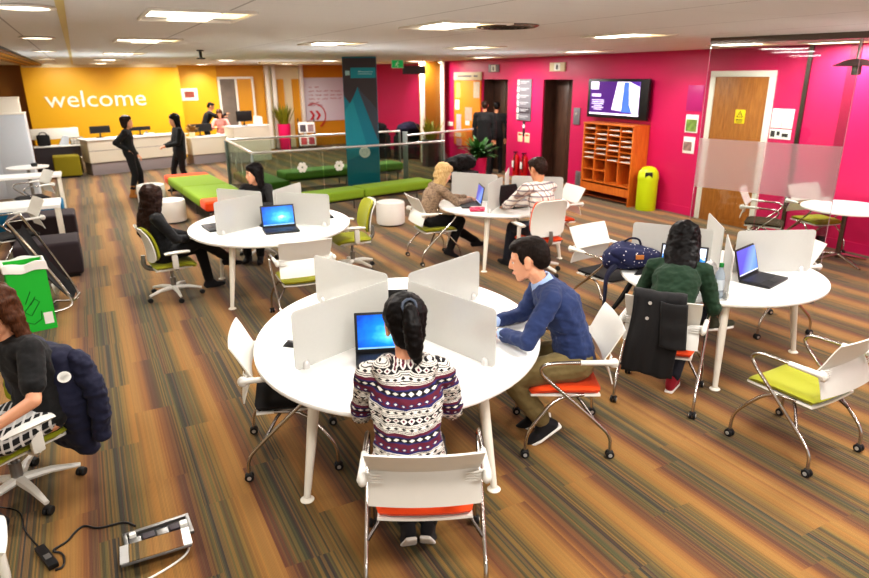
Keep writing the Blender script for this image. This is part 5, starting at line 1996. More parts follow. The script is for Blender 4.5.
q0, q1 = G(*cz([(166, 290)])[0]), G(*cz([(226, 368)])[0])
ad = thing('power_adapter', 'black laptop power adapter lying on the carpet', 'adapter', (q0 + q1) / 2, math.atan2((q1 - q0).y, (q1 - q0).x))
MB().box((0, 0, .016), ((q1 - q0).length, .05, .03), .006).build('case', M['black_plastic'], ad)
MB().box((.02, 0, .032), (.045, .03, .001)).build('rating_sticker', M['grey_metal'], ad)

# ------------------------------------------------------------------ middle of the room
p = [G(174, 180, .42), G(208, 173, .42), G(212, 208, .42), G(245, 192, .42)]
build_bench('green bench with orange ends beside the long glass balustrade', (1.78, 14.9), (2.02, 11.15), .88, .42, 'green_fabric', 'orange_fabric')
build_bench('long green bench running in front of the teal pillar', (2.75, 10.95), (5.95, 11.55), .50, .42, 'green_fabric')
build_bench('darker green bench behind the glass balustrade', (3.65, 14.05), (6.6, 14.3), .60, .42, 'dark_green_fabric')
build_bench('green bench segment beside the orange ended bench, inside the glass balustrade', (3.05, 14.7), (3.2, 12.75), .60, .40, 'dark_green_fabric')
build_stool('white drum stool behind the seated woman with long brown hair', (1.12, 11.85, 0))
build_stool('white drum stool near the standing woman in tan boots', (.98, 13.8, 0), .26)
build_stool('white drum stool in front of the green bench, near the lime task chair', (4.34, 9.75, 0))

# glass balustrade: near side, far side and left side, each a thing
def balustrade(label, a, b, posts, h=1.05, dots=()):
    a, b = V((a[0], a[1], 0)), V((b[0], b[1], 0))
    L = (b - a).length
    t = thing('glass_balustrade', label, 'balustrade', (a + b) / 2, math.atan2((b - a).y, (b - a).x), 'glass balustrades')
    MB().tube([(-L / 2, 0, h), (L / 2, 0, h)], .024, 12).build('handrail', M['silver'], t)
    n = max(1, round(L / 1.4))
    for k in range(n):
        g_ = MB().box((-L / 2 + L * (k + .5) / n, 0, h * .5 + .02), (L / n - .03, .012, h - .12)).build('glass_panel', M['rail_glass'], t, 0)
    for k in range(n + 1):
        if k in posts:
            MB().box((-L / 2 + L * k / n, .03, h / 2), (.05, .03, h), .004).build('post', M['steel_post'], t)
    MB().box((0, 0, .03), (L, .05, .06), .004).build('base_rail', M['grey_metal'], t)
    for x, z, kind in dots:
        mb_ = MB()
        if kind == 'oval':
            mb_.ell((x, -.008, z), (.05, .003, .15), sub=2)
        else:
            for i in range(6):
                an_ = 2 * PI * i / 6
                mb_.ell((x + .06 * math.cos(an_), -.008, z + .06 * math.sin(an_)), (.05, .003, .05), sub=1)
        mb_.build('glass_sticker', M['text_white'], t, 60)
    return t
balustrade('near glass balustrade with a bright handrail behind the long green bench', (2.68, 12.25), (6.75, 12.25), (0, 3), dots=((-1.1, .72, 'flower'), (-.35, .70, 'flower')))
balustrade('far glass balustrade behind the darker green bench', (2.78, 15.2), (7.1, 15.2), (0, 3))
balustrade('left glass balustrade with white oval stickers beside the orange ended bench', (2.68, 12.25), (2.78, 15.2), (2,), dots=((-.2, .62, 'oval'), (.5, .64, 'oval'), (1.05, .66, 'oval')))
bp_ = thing('balustrade_post', 'thick grey steel balustrade post right of the teal pillar', 'post', (6.12, 12.85, 0), math.radians(-24))
MB().box((0, 0, .62), (.11, .07, 1.24), .006).build('shaft', M['steel_post'], bp_)
MB().box((0, 0, .01), (.18, .14, .02), .004).build('base_plate', M['grey_metal'], bp_)
balustrade('right glass balustrade running back to the potted plants', (6.2, 12.95), (8.3, 13.6), (1,), 1.15)

# plants
build_planter('bushy green plant in a pink pot in front of the lifts', (7.72, 12.4, 0), .19, .64, M['planter_pink'], M['leaf'], 'bushy', .62, 110)
build_planter('spiky yellow-green plant in a dark planter before the brown pillar', (8.35, 15.9, 0), .22, .72, M['slate'], M['leaf_yellow'], 'spiky', .75, 40, True)
build_planter('spiky plant in a tall red pot beside the brochure stand', (6.05, 22.3, 0), .22, .85, M['planter_pink'], M['leaf_yellow'], 'spiky', .85, 50)

# brochure stand
bs = thing('brochure_stand', 'tilted brochure stand with two rows of magazines beside the red pot', 'stand', (6.75, 22.0, 0), math.radians(-10))
tilt = Matrix.Rotation(math.radians(-14), 3, 'X')
for s_ in (-.27, .27):
    MB().tube([(s_, -.12, 0), (s_, .12, 1.02)], .018, 8).tube([(s_, .28, 0), (s_, .10, .9)], .014, 8).build('upright', M['black_plastic'], bs)
for k, z in enumerate((.30, .72)):
    MB().box((0, -.06 + .24 * z * .9 - .05, z), (.56, .05, .36), .004, tilt).build('rack', M['paper'], bs)
    for j in range(2):
        MB().box((-.13 + .26 * j, -.10 + .24 * z * .9 - .05, z - .02), (.2, .012, .24), .002, tilt).build('magazine', mat('magazine_%d' % (k * 2 + j), [(190, 60, 60), (160, 40, 50), (70, 60, 66), (150, 120, 120)][k * 2 + j], .5, var=.6, scale=12), bs)

# dark coats and dark armchairs around the brown pillar
bm = bmesh.new()
hull(bm, Q((-.3, 0, .2), (.2, .2, .18)), Q((.25, .05, .22), (.26, .2, .2)), Q((.05, 0, .34), (.2, .16, .12)))
o = fuse(bm, 'coat', M['black_cloth'], None, .015, 4, .03, 6)
o.location = (7.05, 12.05, .42)
o.scale = (.8, .8, .8)
tag(o, 'black coat heaped on the dark bench behind the blonde woman', 'coat')
build_bench('low dark bench under the heaped black coat', (6.6, 12.05), (7.4, 12.1), .5, .42, 'plum_fabric', group=None, name='upholstered_bench')
def armchair(label, loc, rz, fab, w_=.8, d_=.75, h_=.62, grp=None):
    t = thing('armchair', label, 'armchair', loc, rz, grp)
    MB().box((0, 0, .2), (w_ - .2, d_ - .1, .36), .05, seg=3).build('seat', M[fab], t)
    MB().box((0, -d_ / 2 + .08, h_ / 2 + .02), (w_, .16, h_ - .04), .05, seg=3).build('backrest', M[fab], t)
    for s_ in (-1, 1):
        MB().box((s_ * (w_ / 2 - .07), .02, h_ * .42), (.14, d_ - .1, h_ * .8), .04, seg=3).build('armrest', M[fab], t)
    for sx_ in (-1, 1):
        for sy_ in (-1, 1):
            MB().tube([(sx_ * (w_ / 2 - .1), sy_ * (d_ / 2 - .1), 0), (sx_ * (w_ / 2 - .1), sy_ * (d_ / 2 - .1), .06)], .02, 8).build('leg', M['black_plastic'], t)
    return t
armchair('left one of two black armchairs in front of the far pink wall', (7.75, 18.4, 0), math.radians(160), 'black_fabric', .9, .8, .85, 'black armchairs by the far pink wall')
armchair('right one of two black armchairs in front of the far pink wall', (8.6, 17.75, 0), math.radians(150), 'black_fabric', .9, .8, .85, 'black armchairs by the far pink wall')
for k, (x, y, lab, mt_) in enumerate(((7.75, 18.4, 'dark coat lying on the left black armchair', 'black_cloth'), (8.6, 17.75, 'navy coat lying on the right black armchair', 'navy_cloth'))):
    bm = bmesh.new()
    hull(bm, Q((-.25, 0, .1), (.16, .2, .12)), Q((.22, .05, .1), (.2, .16, .12)), Q((0, 0, .2), (.16, .14, .1)))
    o = fuse(bm, 'coat', M[mt_], None, .02, 3, .02, 6)
    o.location = (x, y, .80)
    tag(o, lab, 'coat', 'coats on the black armchairs')

# ------------------------------------------------------------------ glass screen, meeting corner
L_, R_ = V((6.29, 5.26, 0)), V((6.72, 3.86, 0))
gd = (R_ - L_)
gl_ = gd.length
gs = thing('glass_partition', 'full height glass screen with a frosted band before the meeting corner', 'glass screen', (L_ + R_) / 2, math.atan2(gd.y, gd.x))
for k in range(2):
    x0 = -gl_ / 2 + gl_ / 2 * k
    g_ = MB().box((x0 + gl_ / 4, 0, CZ / 2), (gl_ / 2 - .008, .012, CZ - .05)).build('glass_pane', M['clear_glass'], gs, 0)
    MB().box((x0 + gl_ / 4, -.009, 1.40), (gl_ / 2 - .008, .003, .56)).build('frosted_band', M['frost'], g_, 0)
MB().box((.6, 0, CZ - .03), (gl_ + 1.2, .05, .06)).build('head_channel', M['dark_chrome'], gs)
MB().box((0, 0, .012), (gl_, .03, .024)).build('floor_channel', M['grey_metal'], gs)
for x in (-gl_ / 2, gl_ / 2):
    MB().box((x, 0, CZ / 2), (.003, .013, CZ - .05)).build('glass_edge', mat('glass_edge', (176, 150, 156), .2), gs)
mt_ = thing('round_table', 'round white meeting table on a chrome pedestal behind the glass screen', 'table', (8.55, 4.72, 0))
MB().lathe([(0, .705), (.50, .705), (.53, .715), (.53, .73), (.525, .735), (0, .735)], (0, 0, 0), 48).build('tabletop', M['table_white'], mt_)
MB().tube([(0, 0, .06), (0, 0, .70)], .032, 14).build('column', M['dark_chrome'], mt_)
ft = MB()
for k in range(4):
    a = PI / 4 + k * PI / 2 + .4
    ft.tube([(0, 0, .11), (math.cos(a) * .18, math.sin(a) * .18, .075), (math.cos(a) * .42, math.sin(a) * .42, .016)], [.026, .022, .014], 8, smooth_path=1)
ft.build('star_foot', M['chrome'], mt_)
q = DD(856, 63, 8.3)
hl = thing('hanging_lamp', 'grey hanging lamp at the right edge near the ceiling', 'lamp', (q.x, q.y, q.z))
MB().lathe([(.04, .04), (.10, .03), (.22, -.03), (.20, -.03), (.09, .015), (.03, .02)], (0, 0, 0), 28).build('lamp_shade', mat('shade_grey', (150, 128, 132), .4, .3), hl)
MB().box((.03, 0, -.06), (.07, .07, .12), .01).build('bracket', M['grey_metal'], hl)
MB().tube([(0, 0, .03), (.02, 0, .2), (.03, 0, CZ - q.z)], .012, 8).build('stem', M['silver'], hl)

# ------------------------------------------------------------------ reception
dk = thing('reception_desk', 'long white reception counter with grey plinth below the welcome wall', 'counter', (1.26, 19.11, 0), math.atan2(.9, 2.82))
MB().box((0, .30, .60), (2.6, .56, .56), .01).build('front', M['desk_front'], dk)
MB().box((0, .34, .16), (2.52, .5, .32), .004).build('plinth', M['desk_grey'], dk)
MB().box((0, .27, .895), (2.66, .66, .03), .006).build('worktop', M['table_white'], dk)
MB().box((0, .013, .62), (2.6, .006, .012)).build('groove', M['desk_grey'], dk)
lc_ = thing('low_counter', 'lower pale counter right of the reception desk', 'counter', (3.28, 19.85, 0), math.atan2(.3, 1.2))
MB().box((0, .25, .50), (1.3, .5, .46), .006).build('front', M['desk_front'], lc_)
MB().box((0, .28, .13), (1.25, .44, .26)).build('plinth', M['desk_grey'], lc_)
MB().box((0, .25, .745), (1.36, .58, .03), .006).build('worktop', M['table_white'], lc_)
sc_ = thing('side_counter', 'white boxy counter with a black monitor beside the far doorway', 'counter', (4.35, 19.6, 0), math.radians(14))
MB().box((0, .3, .5), (1.15, .6, 1.0), .008).build('body', M['desk_front'], sc_)
MB().box((0, .3, 1.01), (1.2, .64, .03), .005).build('worktop', M['table_white'], sc_)
def monitor(label, loc, rz, w_=.5, h_=.3):
    t = thing('monitor', label, 'monitor', loc, rz, 'reception monitors')
    MB().box((0, 0, .12 + h_ / 2), (w_, .04, h_), .008).build('screen_case', M['black_plastic'], t)
    MB().lathe([(0, 0), (.1, 0), (.1, .012), (.02, .02), (.018, .14), (0, .14)], (0, .03, 0), 16).build('stand', M['black_plastic'], t)
    return t
monitor('black monitor on the white boxy counter beside the doorway', (4.22, 19.85, 1.025), .3)
monitor('flat grey monitor lying low on the left end of the reception counter', (.36, 19.25, .91), .3, .5, .18)
monitor('dark monitor on the counter behind the two standing women', (1.35, 19.62, .91), .3, .55, .10)
monitor('dark monitor behind the lower counter', (3.0, 20.25, .76), .2, .7, .22)
kb = thing('desk_telephone', 'pale desk telephone on the reception counter between the standing women', 'telephone', (1.55, 19.33, .91), .3)
MB().box((0, 0, .03), (.24, .2, .06), .015).build('base', M['paper'], kb)
MB().tube([(-.08, -.09, .07), (-.08, 0, .10), (-.08, .09, .07)], .022, 8).build('handset', M['grey_metal'], kb)
build_planter('small flower arrangement on the lower counter', (2.72, 19.98, .76), .09, .14, M['cream_paint'], mat('flower_mix', (160, 120, 60), .6, var=.8, scale=20), 'bushy', .34, 34)
pf = thing('paper_folder', 'white folders standing on the boxy side counter', 'folder', (4.62, 19.95, 1.025), .2)
MB().box((0, 0, .13), (.22, .08, .26), .004, Matrix.Rotation(.12, 3, 'Y')).box((.12, .01, .11), (.06, .08, .22), .004).build('folders_body', M['paper'], pf)

# left wall of cabinets and the low shelf
cb = thing('tall_cabinet', 'tall pale grey cabinet at the left edge before the yellow wall', 'cabinet', (-1.62, 16.3, 0))
MB().box((0, 0, .85), (1.15, .6, 1.70), .008).build('body', M['cabinet_grey'], cb)
MB().box((.0, 0, 1.715), (1.17, .62, .03), .004).build('top_panel', M['white_paint'], cb)
for s_ in (-1, 1):
    MB().box((s_ * .285, -.305, .86), (.555, .02, 1.62), .003).build('door', M['cabinet_grey'], cb)
bx = thing('storage_box', 'white box standing on top of the tall grey cabinet', 'box', (-1.32, 16.35, 1.73))
MB().box((0, 0, .15), (.42, .4, .30), .004).build('box_body', M['white_paint'], bx)
MB().box((0, 0, .29), (.44, .42, .04), .004).build('lid', M['white_paint'], bx)
ls = thing('low_shelf_unit', 'low dark shelf unit with white top left of the reception counter', 'shelf', (-.66, 19.75, 0), .1)
MB().box((0, .2, .70), (1.12, .44, .03), .004).build('worktop', M['table_white'], ls)
MB().box((0, .25, .34), (1.10, .34, .66), .004).build('body', M['slate'], ls)
MB().box((0, .42, 1.0), (1.12, .03, .28), .003).build('back_panel', M['white_paint'], ls)
MB().box((.52, .02, .2), (.10, .42, .40), .004).build('end_panel', M['desk_front'], ls)
q = V((-.98, 19.95, .715))
bg_ = MB().box((0, 0, .14), (.30, .2, .28), .05, seg=3).build('shoulder_bag', M['black_fabric'], None, 60, q, .1)
tag(bg_, 'black bag standing on the low shelf unit', 'bag')
MB().tube([(-.1, 0, .26), (-.06, 0, .34), (.06, 0, .34), (.1, 0, .26)], .012, 8, smooth_path=1).build('handle', M['black_fabric'], bg_)
q = V((-.52, 19.95, .715))
pf = thing('leaflet_holder', 'tilted pale leaflet holder on the low shelf unit', 'holder', q, .1)
MB().prism([(-.14, 0, 0), (.0, 0, .24), (.14, .0, .22), (.10, 0, 0)], (0, .08, 0)).build('holder_body', M['cabinet_grey'], pf)
q = V((-.22, 19.95, .715))
bk_ = thing('wire_basket', 'small wire basket of papers at the right end of the low shelf unit', 'basket', q, .1)
bb_ = MB()
for z in (.02, .10, .18):
    bb_.tube([(-.16, -.1, z), (.16, -.1, z), (.16, .1, z), (-.16, .1, z), (-.16, -.1, z)], .008, 6)
for x in (-.16, -.08, 0, .08, .16):
    bb_.tube([(x, -.1, .02), (x, -.1, .18)], .006, 6)
bb_.build('basket_frame', M['grey_metal'], bk_)
MB().box((0, 0, .09), (.28, .16, .12), .004).build('papers', M['paper'], bk_)
ot = thing('ottoman', 'olive yellow cube ottoman in front of the low shelf unit', 'ottoman', (-.52, 18.95, 0), .05)
MB().box((0, 0, .29), (.60, .52, .50), .035, seg=3).build('cushion', M['olive_fabric'], ot)
MB().box((0, 0, .02), (.5, .44, .04)).build('base', M['black_plastic'], ot)

# side tables and seats at the left edge
def side_table(label, x0, x1, y0, y1, h_=.74):
    t = thing('side_table', label, 'table', ((x0 + x1) / 2, (y0 + y1) / 2, 0), 0, 'white side tables at the left')
    MB().box((0, 0, h_ - .025), (x1 - x0, y1 - y0, .05), .008).build('tabletop', M['table_white'], t)
    for sx_ in (-1, 1):
        for sy_ in (-1, 1):
            MB().box((sx_ * ((x1 - x0) / 2 - .05), sy_ * ((y1 - y0) / 2 - .05), (h_ - .05) / 2), (.05, .05, h_ - .05), .006).build('leg', M['leg_white'], t)
    return t
side_table('white side table behind the plum armchair at the left edge', -1.9, -.46, 10.2, 10.85)
side_table('white side table in front of the tall grey cabinet', -1.9, -.50, 13.55, 14.05)
rt = thing('bistro_table', 'small round white table in front of the tall grey cabinet', 'table', (-1.1, 15.05, 0))
MB().lathe([(0, .72), (.36, .72), (.37, .73), (.37, .745), (0, .75)], (0, 0, 0), 36).build('tabletop', M['table_white'], rt)
MB().lathe([(0, 0), (.24, 0), (.24, .015), (.03, .03), (.03, .72), (0, .72)], (0, 0, 0), 24).build('pedestal', M['grey_metal'], rt)
bt2 = MB().lathe([(0, 0), (.05, 0), (.06, .05), (.055, .06), (.045, .01), (0, .01)], (0, 0, 0), 20).build('bowl', M['black_plastic'], None, 60, (-.98, 15.0, .751))
tag(bt2, 'small black bowl on the round white table', 'bowl')
def box_sofa(label, x, y, w_, d_, h_, fab, rz=0, grp=None):
    t = thing('box_seat', label, 'seat', (x, y, 0), rz, grp)
    MB().box((0, 0, h_ / 2 + .02), (w_, d_, h_ - .04), .04, seg=3).build('cushion', M[fab], t)
    MB().box((0, 0, .02), (w_ - .1, d_ - .1, .04)).build('base', M['black_plastic'], t)
    return t
box_sofa('blue box sofa between the white side tables', -1.12, 12.15, 1.25, .6, .50, 'blue_fabric')
MB_ = box_sofa('dark plum box armchair next to the folded push frame', -.64, 9.3, .72, .62, .46, 'plum_fabric')
box_sofa('dark plum seat behind the nearer white side table', -.78, 11.35, .9, .6, .44, 'plum_fabric')

# folded push frame, green recycling box, white bin
pf = thing('folded_trolley', 'folded black trolley with chrome frame leaning behind the green box', 'trolley', (0, 0, 0))
q0, q1, q2 = G(6, 222, .92), G(74, 300, .10), G(44, 314, .03)
q3 = G(70, 308, .03)
side_ = V((.10, .42, 0))
MB().tube([q0, q0.lerp(q1, .5) + V((0, 0, .03)), q1, q3, q2], .013, 8, smooth_path=2).build('frame_tube', M['chrome'], pf)
MB().tube([q0 + side_, (q0 + side_).lerp(q1 + side_ * .6, .5) + V((0, 0, .03)), q1 + side_ * .6, q3 + side_ * .6, q2 + side_], .013, 8, smooth_path=2).build('frame_tube', M['chrome'], pf)
MB().tube([q0, q0 + side_], .012, 8).tube([q1, q1 + side_ * .6], .012, 8).tube([q2, q2 + side_], .012, 8).build('cross_tube', M['chrome'], pf)
MB().grid(lambda u, v: q0.lerp(q1, .06 + .84 * u) + side_ * (.05 + .8 * v) + V((0, 0, -.05 - .07 * math.sin(PI * v) - .08 * math.sin(PI * u))), 10, 8, .012).build('fabric_panel', M['black_fabric'], pf)
MB().tube([q0.lerp(q1, .45), q2 + V((.10, .1, .02)), q2 + side_ * .5], .010, 8).build('brace', M['dark_chrome'], pf)
for k, q in enumerate((G(52, 292, .10) + side_ * .3,)):
    MB().lathe([(0, -.02), (.06, -.02), (.07, 0), (.06, .02), (0, .02)], q + V((0, 0, 0)), 20, (1, .2, .2)).build('wheel', M['text_white'], pf)
# green box
e0, e1 = G(24, 334), G(53, 328)
dx_ = (e1 - e0).normalized()
dy_ = V((-dx_.y, dx_.x, 0))
wbx = .33
gb = thing('recycling_box', 'green cardboard recycling box with white bag liner at the left', 'box', (e0 + e1) / 2 + dy_ * .14, math.atan2(dx_.y, dx_.x))
hh = .68
shell = MB()
for cx_, cy_, sx_, sy_ in ((0, -.14, wbx, .012), (0, .14, wbx, .012), (-wbx / 2, 0, .012, .28), (wbx / 2, 0, .012, .28)):
    shell.box((cx_, cy_, hh / 2), (sx_, sy_, hh))
shell.box((0, 0, .006), (wbx, .28, .012))
shell.build('carton', M['card_green'], gb, 0)
MB().box((0, 0, .52), (wbx - .03, .25, .02)).build('waste_paper', M['card_brown'], gb)
def liner(u, v):
    a = 2 * PI * u
    sx_, sy_ = math.cos(a), math.sin(a)
    m_ = max(abs(sx_), abs(sy_))
    k_ = (wbx / 2 + .012, .155)
    zz = [.66, .705, .70, .62][min(3, int(v * 3.999))]
    off_ = [-.02, -.008, .006, .012][min(3, int(v * 3.999))]
    return (sx_ / m_ * (k_[0] + off_), sy_ / m_ * (k_[1] + off_), zz + .012 * math.sin(a * 5 + v))
MB().grid(liner, 48, 3, 0).build('bag_liner', M['paper'], gb, 60)
ln = MB()
for pts in ([(-.08, .22), (.02, .34), (.06, .30), (-.03, .17), (-.08, .22)], [(-.09, .20), (-.10, .12), (-.02, .08), (.05, .12), (.06, .20)], [(-.06, .30), (.0, .42)], [(-.02, .28), (.03, .36)]):
    ln.tube([(a, -.148, b) for a, b in pts], .004, 5)
ln.build('line_drawing', M['card_line'], gb)
MB().box((.11, -.149, .12), (.08, .003, .12)).build('white_sticker', M['paper'], gb)
wbn = thing('cardboard_bin', 'white cardboard bin left of the green recycling box', 'box', (e0 + e1) / 2 - dx_ * .37 + dy_ * .14, math.atan2(dx_.y, dx_.x))
MB().box((0, 0, .36), (.30, .28, .72), .006).build('carton', M['white_paint'], wbn)
MB().box((0, 0, .722), (.22, .18, .004)).build('opening', M['card_brown'], wbn)

# ------------------------------------------------------------------ the people
def place(x, y, fx, fy):
    return dict(loc=(x, y, 0), rotz=facing(fx, fy))

man, J = person('man in navy sweater over a light blue shirt sitting side on at the foreground table', pose=dict(
    pelvis=(0, -.07, .595), neck=(0, .18, 1.12), bend=.05, headoff=(0, .085, .15), head=(-10, 14, 0), handL=(-.10, .44, .805), handR=(.10, .47, .805), epoleL=(-.9, 0, -.5), epoleR=(.6, -.2, -.8),
    hdirL=(.25, 1, -.15), hdirR=(-.3, 1, -.15), footL=(-.10, .13, .15), footR=(.10, .17, .13), toeL=(-.1, .8, -.55), toeR=(.1, .8, -.55), kpoleL=(-.15, .9, .5), kpoleR=(.15, .9, .5), curl=20),
    look=dict(fem=False, skin=M['skin_light'], hair=M['hair_dark'], style='short', top=M['navy_knit'], topname='sweater', sleeve=.93, collar=M['shirt_blue'], pants=M['khaki'], pant_len=.88, shoe='shoe_dark', sole=True, loose=.022, pant_loose=.018, wrinkle=.009, head_scale=1.13),
    voxel=.0055, scale=1.06, **place(2.61, 3.07, -.87, .49))
wv = J['el']['L'].lerp(J['wr']['L'], .98)
dv = (J['wr']['L'] - J['el']['L']).normalized()
MB().lathe([(.030, -.010), (.034, -.010), (.034, .010), (.030, .010)], wv, 20, dv).build('wristwatch', M['black_plastic'], man)

person('woman with black ponytail in a patterned hoodie working with her back to the viewer', pose=dict(
    pelvis=(-.07, -.05, .59), neck=(-.08, .10, 1.09), bend=.05, headoff=(0, .05, .165), head=(12, 18, 0), handL=(-.20, .42, .80), handR=(.08, .44, .80), epoleL=(-.45, -.2, -.9), epoleR=(.35, -.2, -.9),
    footL=(-.09, .14, .11), footR=(.02, .16, .10), toeL=(-.1, .6, -.7), toeR=(.1, .6, -.7), kpoleL=(-.1, .9, .5), kpoleR=(.1, .9, .5), curl=24),
    look=dict(skin=M['skin_light'], hair=M['hair_black'], style='ponytail', top=M['hoodie'], topname='hoodie', sleeve=1.0, hood=True, hem=.06, pants=M['black_cloth'], shoe='shoe_dark', sole=True, loose=.032, wrinkle=.010, head_scale=1.14),
    voxel=.0055, scale=1.04, **place(1.22, 2.43, .44, .9))

person('woman with long black hair in a dark green top leaning over a laptop', pose=dict(
    pelvis=(.03, -.06, .59), neck=(.03, .24, 1.01), bend=.08, headoff=(0, .075, .13), head=(0, 32, 0), handL=(-.14, .50, .80), handR=(.22, .44, .80), epoleL=(-.4, -.1, -.9), epoleR=(.35, -.1, -.9),
    footR=(.08, .14, .09), footL=(.27, .36, .56), toeL=(1, .3, .2), toeR=(.1, 1, 0), kpoleL=(-.6, .5, .6), kpoleR=(.1, .8, .6)),
    look=dict(skin=M['skin_warm'], hair=M['hair_black'], style='long', hair_dir=(.08, -.8, -.9), hair_len=.82, top=M['green_knit'], sleeve=1.0, pants=M['dark_jeans'], shoe='shoe_red', shoeL='shoe_olive', sole=True, loose=.024, wrinkle=.010, head_scale=1.2),
    voxel=.0065, scale=1.08, **place(3.66, 3.17, .82, .57))

person('woman with long brown hair in black sitting back in the lime task chair', pose=dict(
    pelvis=(0, -.07, .52), neck=(0, -.11, .99), bend=.0, headoff=(0, .02, .15), head=(38, 12, 0), handL=(-.05, .26, .66), handR=(.06, .24, .66), epoleL=(-.8, -.3, -.5), epoleR=(.8, -.3, -.5),
    footL=(-.06, .42, .09), footR=(-.02, .66, .34), toeL=(0, 1, 0), toeR=(0, 1, -.15), kpoleL=(-.05, .6, .8), kpoleR=(.1, .5, .9)),
    look=dict(skin=M['skin_warm'], hair=M['hair_brown'], style='long', hair_dir=(0, -.25, -1), hair_len=1.1, top=M['black_cloth'], pants=M['black_cloth'], shoe='shoe_dark', boot=.4, loose=.026, head_scale=1.2),
    voxel=.009, scale=1.0, **place(.63, 7.6, 1, .1))

person('dark haired woman looking sideways behind the frosted screens of the left table', pose=dict(
    pelvis=(0, -.07, .54), neck=(0, .02, 1.0), head=(-48, 6, 0), handL=(-.12, .40, .79), handR=(.12, .40, .79), footL=(-.09, .38, .09), footR=(.09, .34, .09)),
    look=dict(skin=M['skin_light'], hair=M['hair_black'], style='mid', top=M['charcoal_cloth'], pants=M['black_cloth'], shoe='shoe_dark', loose=.02, head_scale=1.12),
    voxel=.009, **place(1.95, 8.85, -.5, -.85))

person('blonde woman in a speckled brown top typing on a laptop', pose=dict(
    pelvis=(0, -.08, .57), neck=(0, .08, 1.01), bend=.05, headoff=(0, .07, .145), head=(0, 26, 0), handL=(-.10, .52, .79), handR=(.10, .50, .79), epoleL=(-.6, -.3, -.8), epoleR=(.6, -.3, -.8),
    footL=(-.08, .80, .10), footR=(.08, .20, .13), toeL=(0, 1, 0), toeR=(0, .9, -.4), kpoleL=(-.1, .4, 1), kpoleR=(.1, .9, .5)),
    look=dict(skin=M['skin_light'], hair=M['hair_blond'], style='mid', hair_len=1.1, top=M['leopard'], pants=M['black_cloth'], shoe='shoe_dark', boot=.35, loose=.018, head_scale=1.1),
    voxel=.009, **place(3.97, 7.5, 1, -.1))

person('man in a check shirt seen from behind on the orange task chair', pose=dict(
    pelvis=(0, -.07, .60), neck=(0, .08, 1.13), head=(14, 16, 0), twist=14, handL=(-.26, .44, .80), handR=(-.06, .50, .80), epoleL=(-.8, -.2, -.6), epoleR=(.8, -.2, -.6), footL=(-.20, .46, .09), footR=(.14, .42, .09)),
    look=dict(fem=False, skin=M['skin_warm'], hair=M['hair_brown'], style='short', top=M['check_shirt'], topname='shirt', pants=M['dark_jeans'], shoe='shoe_dark', loose=.022, wrinkle=.009, head_scale=1.1),
    voxel=.009, scale=1.08, **place(4.80, 6.26, .12, 1))

person('person with auburn hair in a black top and plaid skirt at the left edge', pose=dict(
    pelvis=(0, -.02, .53), neck=(.02, .06, 1.03), bend=.05, head=(10, 22, 0), handL=(-.22, .38, .66), handR=(.15, .40, .66), epoleL=(-1, -.2, -.5), epoleR=(.8, -.2, -.6), footL=(-.10, .40, .09), footR=(.10, .36, .09)),
    look=dict(skin=M['skin_light'], hair=M['hair_auburn'], style='mid', top=M['black_cloth'], topname='t_shirt', sleeve=.36, skirt=M['plaid'], shoe='shoe_dark', loose=.022, head_scale=1.1),
    voxel=.007, scale=1.05, **place(-.50, 4.05, -.84, -.54))

GS = 'people standing at the far end'
person('standing woman with short dark hair in black and tan boots, hand on hip', pose=dict(
    pelvis=(0, 0, .925), neck=(0, .0, 1.385), head=(-8, 0, 0), handR=(.15, -.02, 1.0), handL=(-.16, .10, .88), epoleR=(.5, -1, .1), epoleL=(-.4, -1, 0), footL=(-.07, .10, .09), footR=(.08, -.06, .09), kpoleL=(0, 1, .1), kpoleR=(0, 1, .1)),
    look=dict(skin=M['skin_light'], hair=M['hair_brown'], style='bob', hair_len=.5, head_scale=1.1, top=M['black_cloth'], pants=M['black_cloth'], pant_len=.75, shoe='tan_boot', boot=.45, loose=.026, pant_loose=.012),
    group=GS, voxel=.011, scale=.99, **place(.76, 14.79, 1, -.25))
person('standing woman with long dark hair in a black dress holding her hands together', pose=dict(
    pelvis=(0, 0, .905), neck=(0, .0, 1.37), head=(0, 8, 0), handR=(.06, .27, 1.0), handL=(-.06, .27, 1.0), epoleR=(.5, -.5, -.8), epoleL=(-.5, -.5, -.8), footL=(-.08, -.14, .09), footR=(.08, .16, .09), kpoleL=(0, 1, .1), kpoleR=(0, 1, .1)),
    look=dict(skin=M['skin_light'], hair=M['hair_black'], style='long', hair_len=.9, top=M['black_cloth'], hem=.18, pants=M['black_cloth'], shoe='shoe_dark', loose=.026, pant_loose=.008, head_scale=1.1),
    group=GS, voxel=.011, scale=.98, **place(1.76, 15.13, -1, -.15))
person('man in black standing with his back turned at the lift', pose=dict(
    pelvis=(0, 0, .98), neck=(0, .0, 1.52), head=(15, 6, 0), handR=(.25, .05, .90), handL=(-.25, .05, .90), footL=(-.11, .0, .09), footR=(.11, .04, .09), kpoleL=(0, 1, .1), kpoleR=(0, 1, .1)),
    look=dict(fem=False, skin=M['skin_warm'], hair=M['hair_brown'], style='short', top=M['black_cloth'], hem=.12, pants=M['black_cloth'], shoe='shoe_dark', loose=.03),
    group=GS, voxel=.012, scale=1.05, **place(8.62, 13.6, .72, .69))
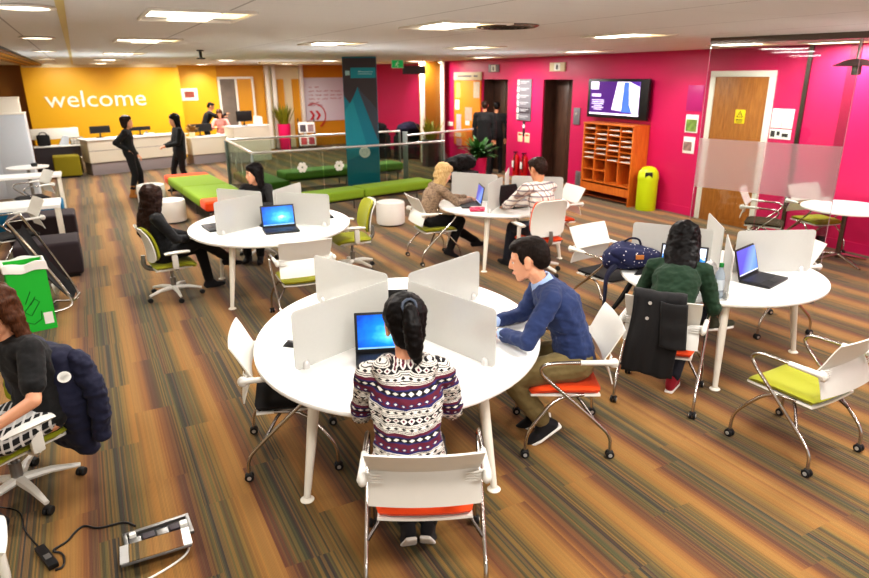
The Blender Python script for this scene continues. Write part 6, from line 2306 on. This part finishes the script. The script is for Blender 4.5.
person('dark haired person beside the man in black, half hidden at the lift', pose=dict(
    pelvis=(0, 0, .95), neck=(0, .0, 1.47), head=(0, 8, 0), handR=(.25, .05, .88), handL=(-.25, .05, .88), footL=(-.11, .0, .09), footR=(.11, .04, .09), kpoleL=(0, 1, .1), kpoleR=(0, 1, .1)),
    look=dict(fem=False, skin=M['skin_warm'], hair=M['hair_black'], style='short', top=M['charcoal_cloth'], pants=M['black_cloth'], shoe='shoe_dark', loose=.024),
    group=GS, voxel=.012, scale=1.03, **place(9.14, 13.86, .6, .8))
person('man in black reaching across behind the lower counter', pose=dict(
    pelvis=(0, -.05, .93), neck=(0, .16, 1.38), head=(0, 25, 0), handR=(.12, .60, 1.30), handL=(-.10, .55, 1.22), epoleR=(.6, 0, -.6), epoleL=(-.6, 0, -.6), footL=(-.11, .0, .09), footR=(.11, .04, .09), kpoleL=(0, 1, .1), kpoleR=(0, 1, .1)),
    look=dict(fem=False, skin=M['skin_warm'], hair=M['hair_black'], style='short', top=M['black_cloth'], pants=M['black_cloth'], shoe='shoe_dark'),
    group=GS, voxel=.013, **place(3.36, 21.3, 1, -.1))
person('person with auburn hair in a pale pink top at the counter below the reaching man', pose=dict(
    pelvis=(0, 0, .72), neck=(0, .05, 1.18), head=(0, 15, 0), handR=(.15, .35, .95), handL=(-.15, .35, .95), footL=(-.11, .2, .09), footR=(.11, .2, .09)),
    look=dict(skin=M['skin_light'], hair=M['hair_auburn'], style='mid', top=M['pink_cloth'], pants=M['paper'], shoe='shoe_dark'),
    group=GS, voxel=.013, **place(3.72, 20.9, -.3, -1))

# paper on the lap of the brown haired woman
pp = MB().box((0, 0, 0), (.21, .30, .01), .002, Matrix.Rotation(math.radians(14), 3, 'Y')).build('notebook', M['paper'], None, 0, (.93, 7.62, .655), .2)
tag(pp, 'open white notebook on the lap of the woman with long brown hair', 'notebook')

# ------------------------------------------------------------------ world and colour
wd = bpy.data.worlds.new('world')
SC.world = wd
wd.use_nodes = True
bgn = wd.node_tree.nodes['Background']
bgn.inputs[0].default_value = (1.0, .98, .96, 1)
bgn.inputs[1].default_value = .75
SC.view_settings.view_transform = 'Standard'
SC.view_settings.look = 'Medium High Contrast'
SC.view_settings.exposure = -0.08
SC.cycles.max_bounces = 6
SC.cycles.transparent_max_bounces = 24
SC.cycles.use_denoising = True
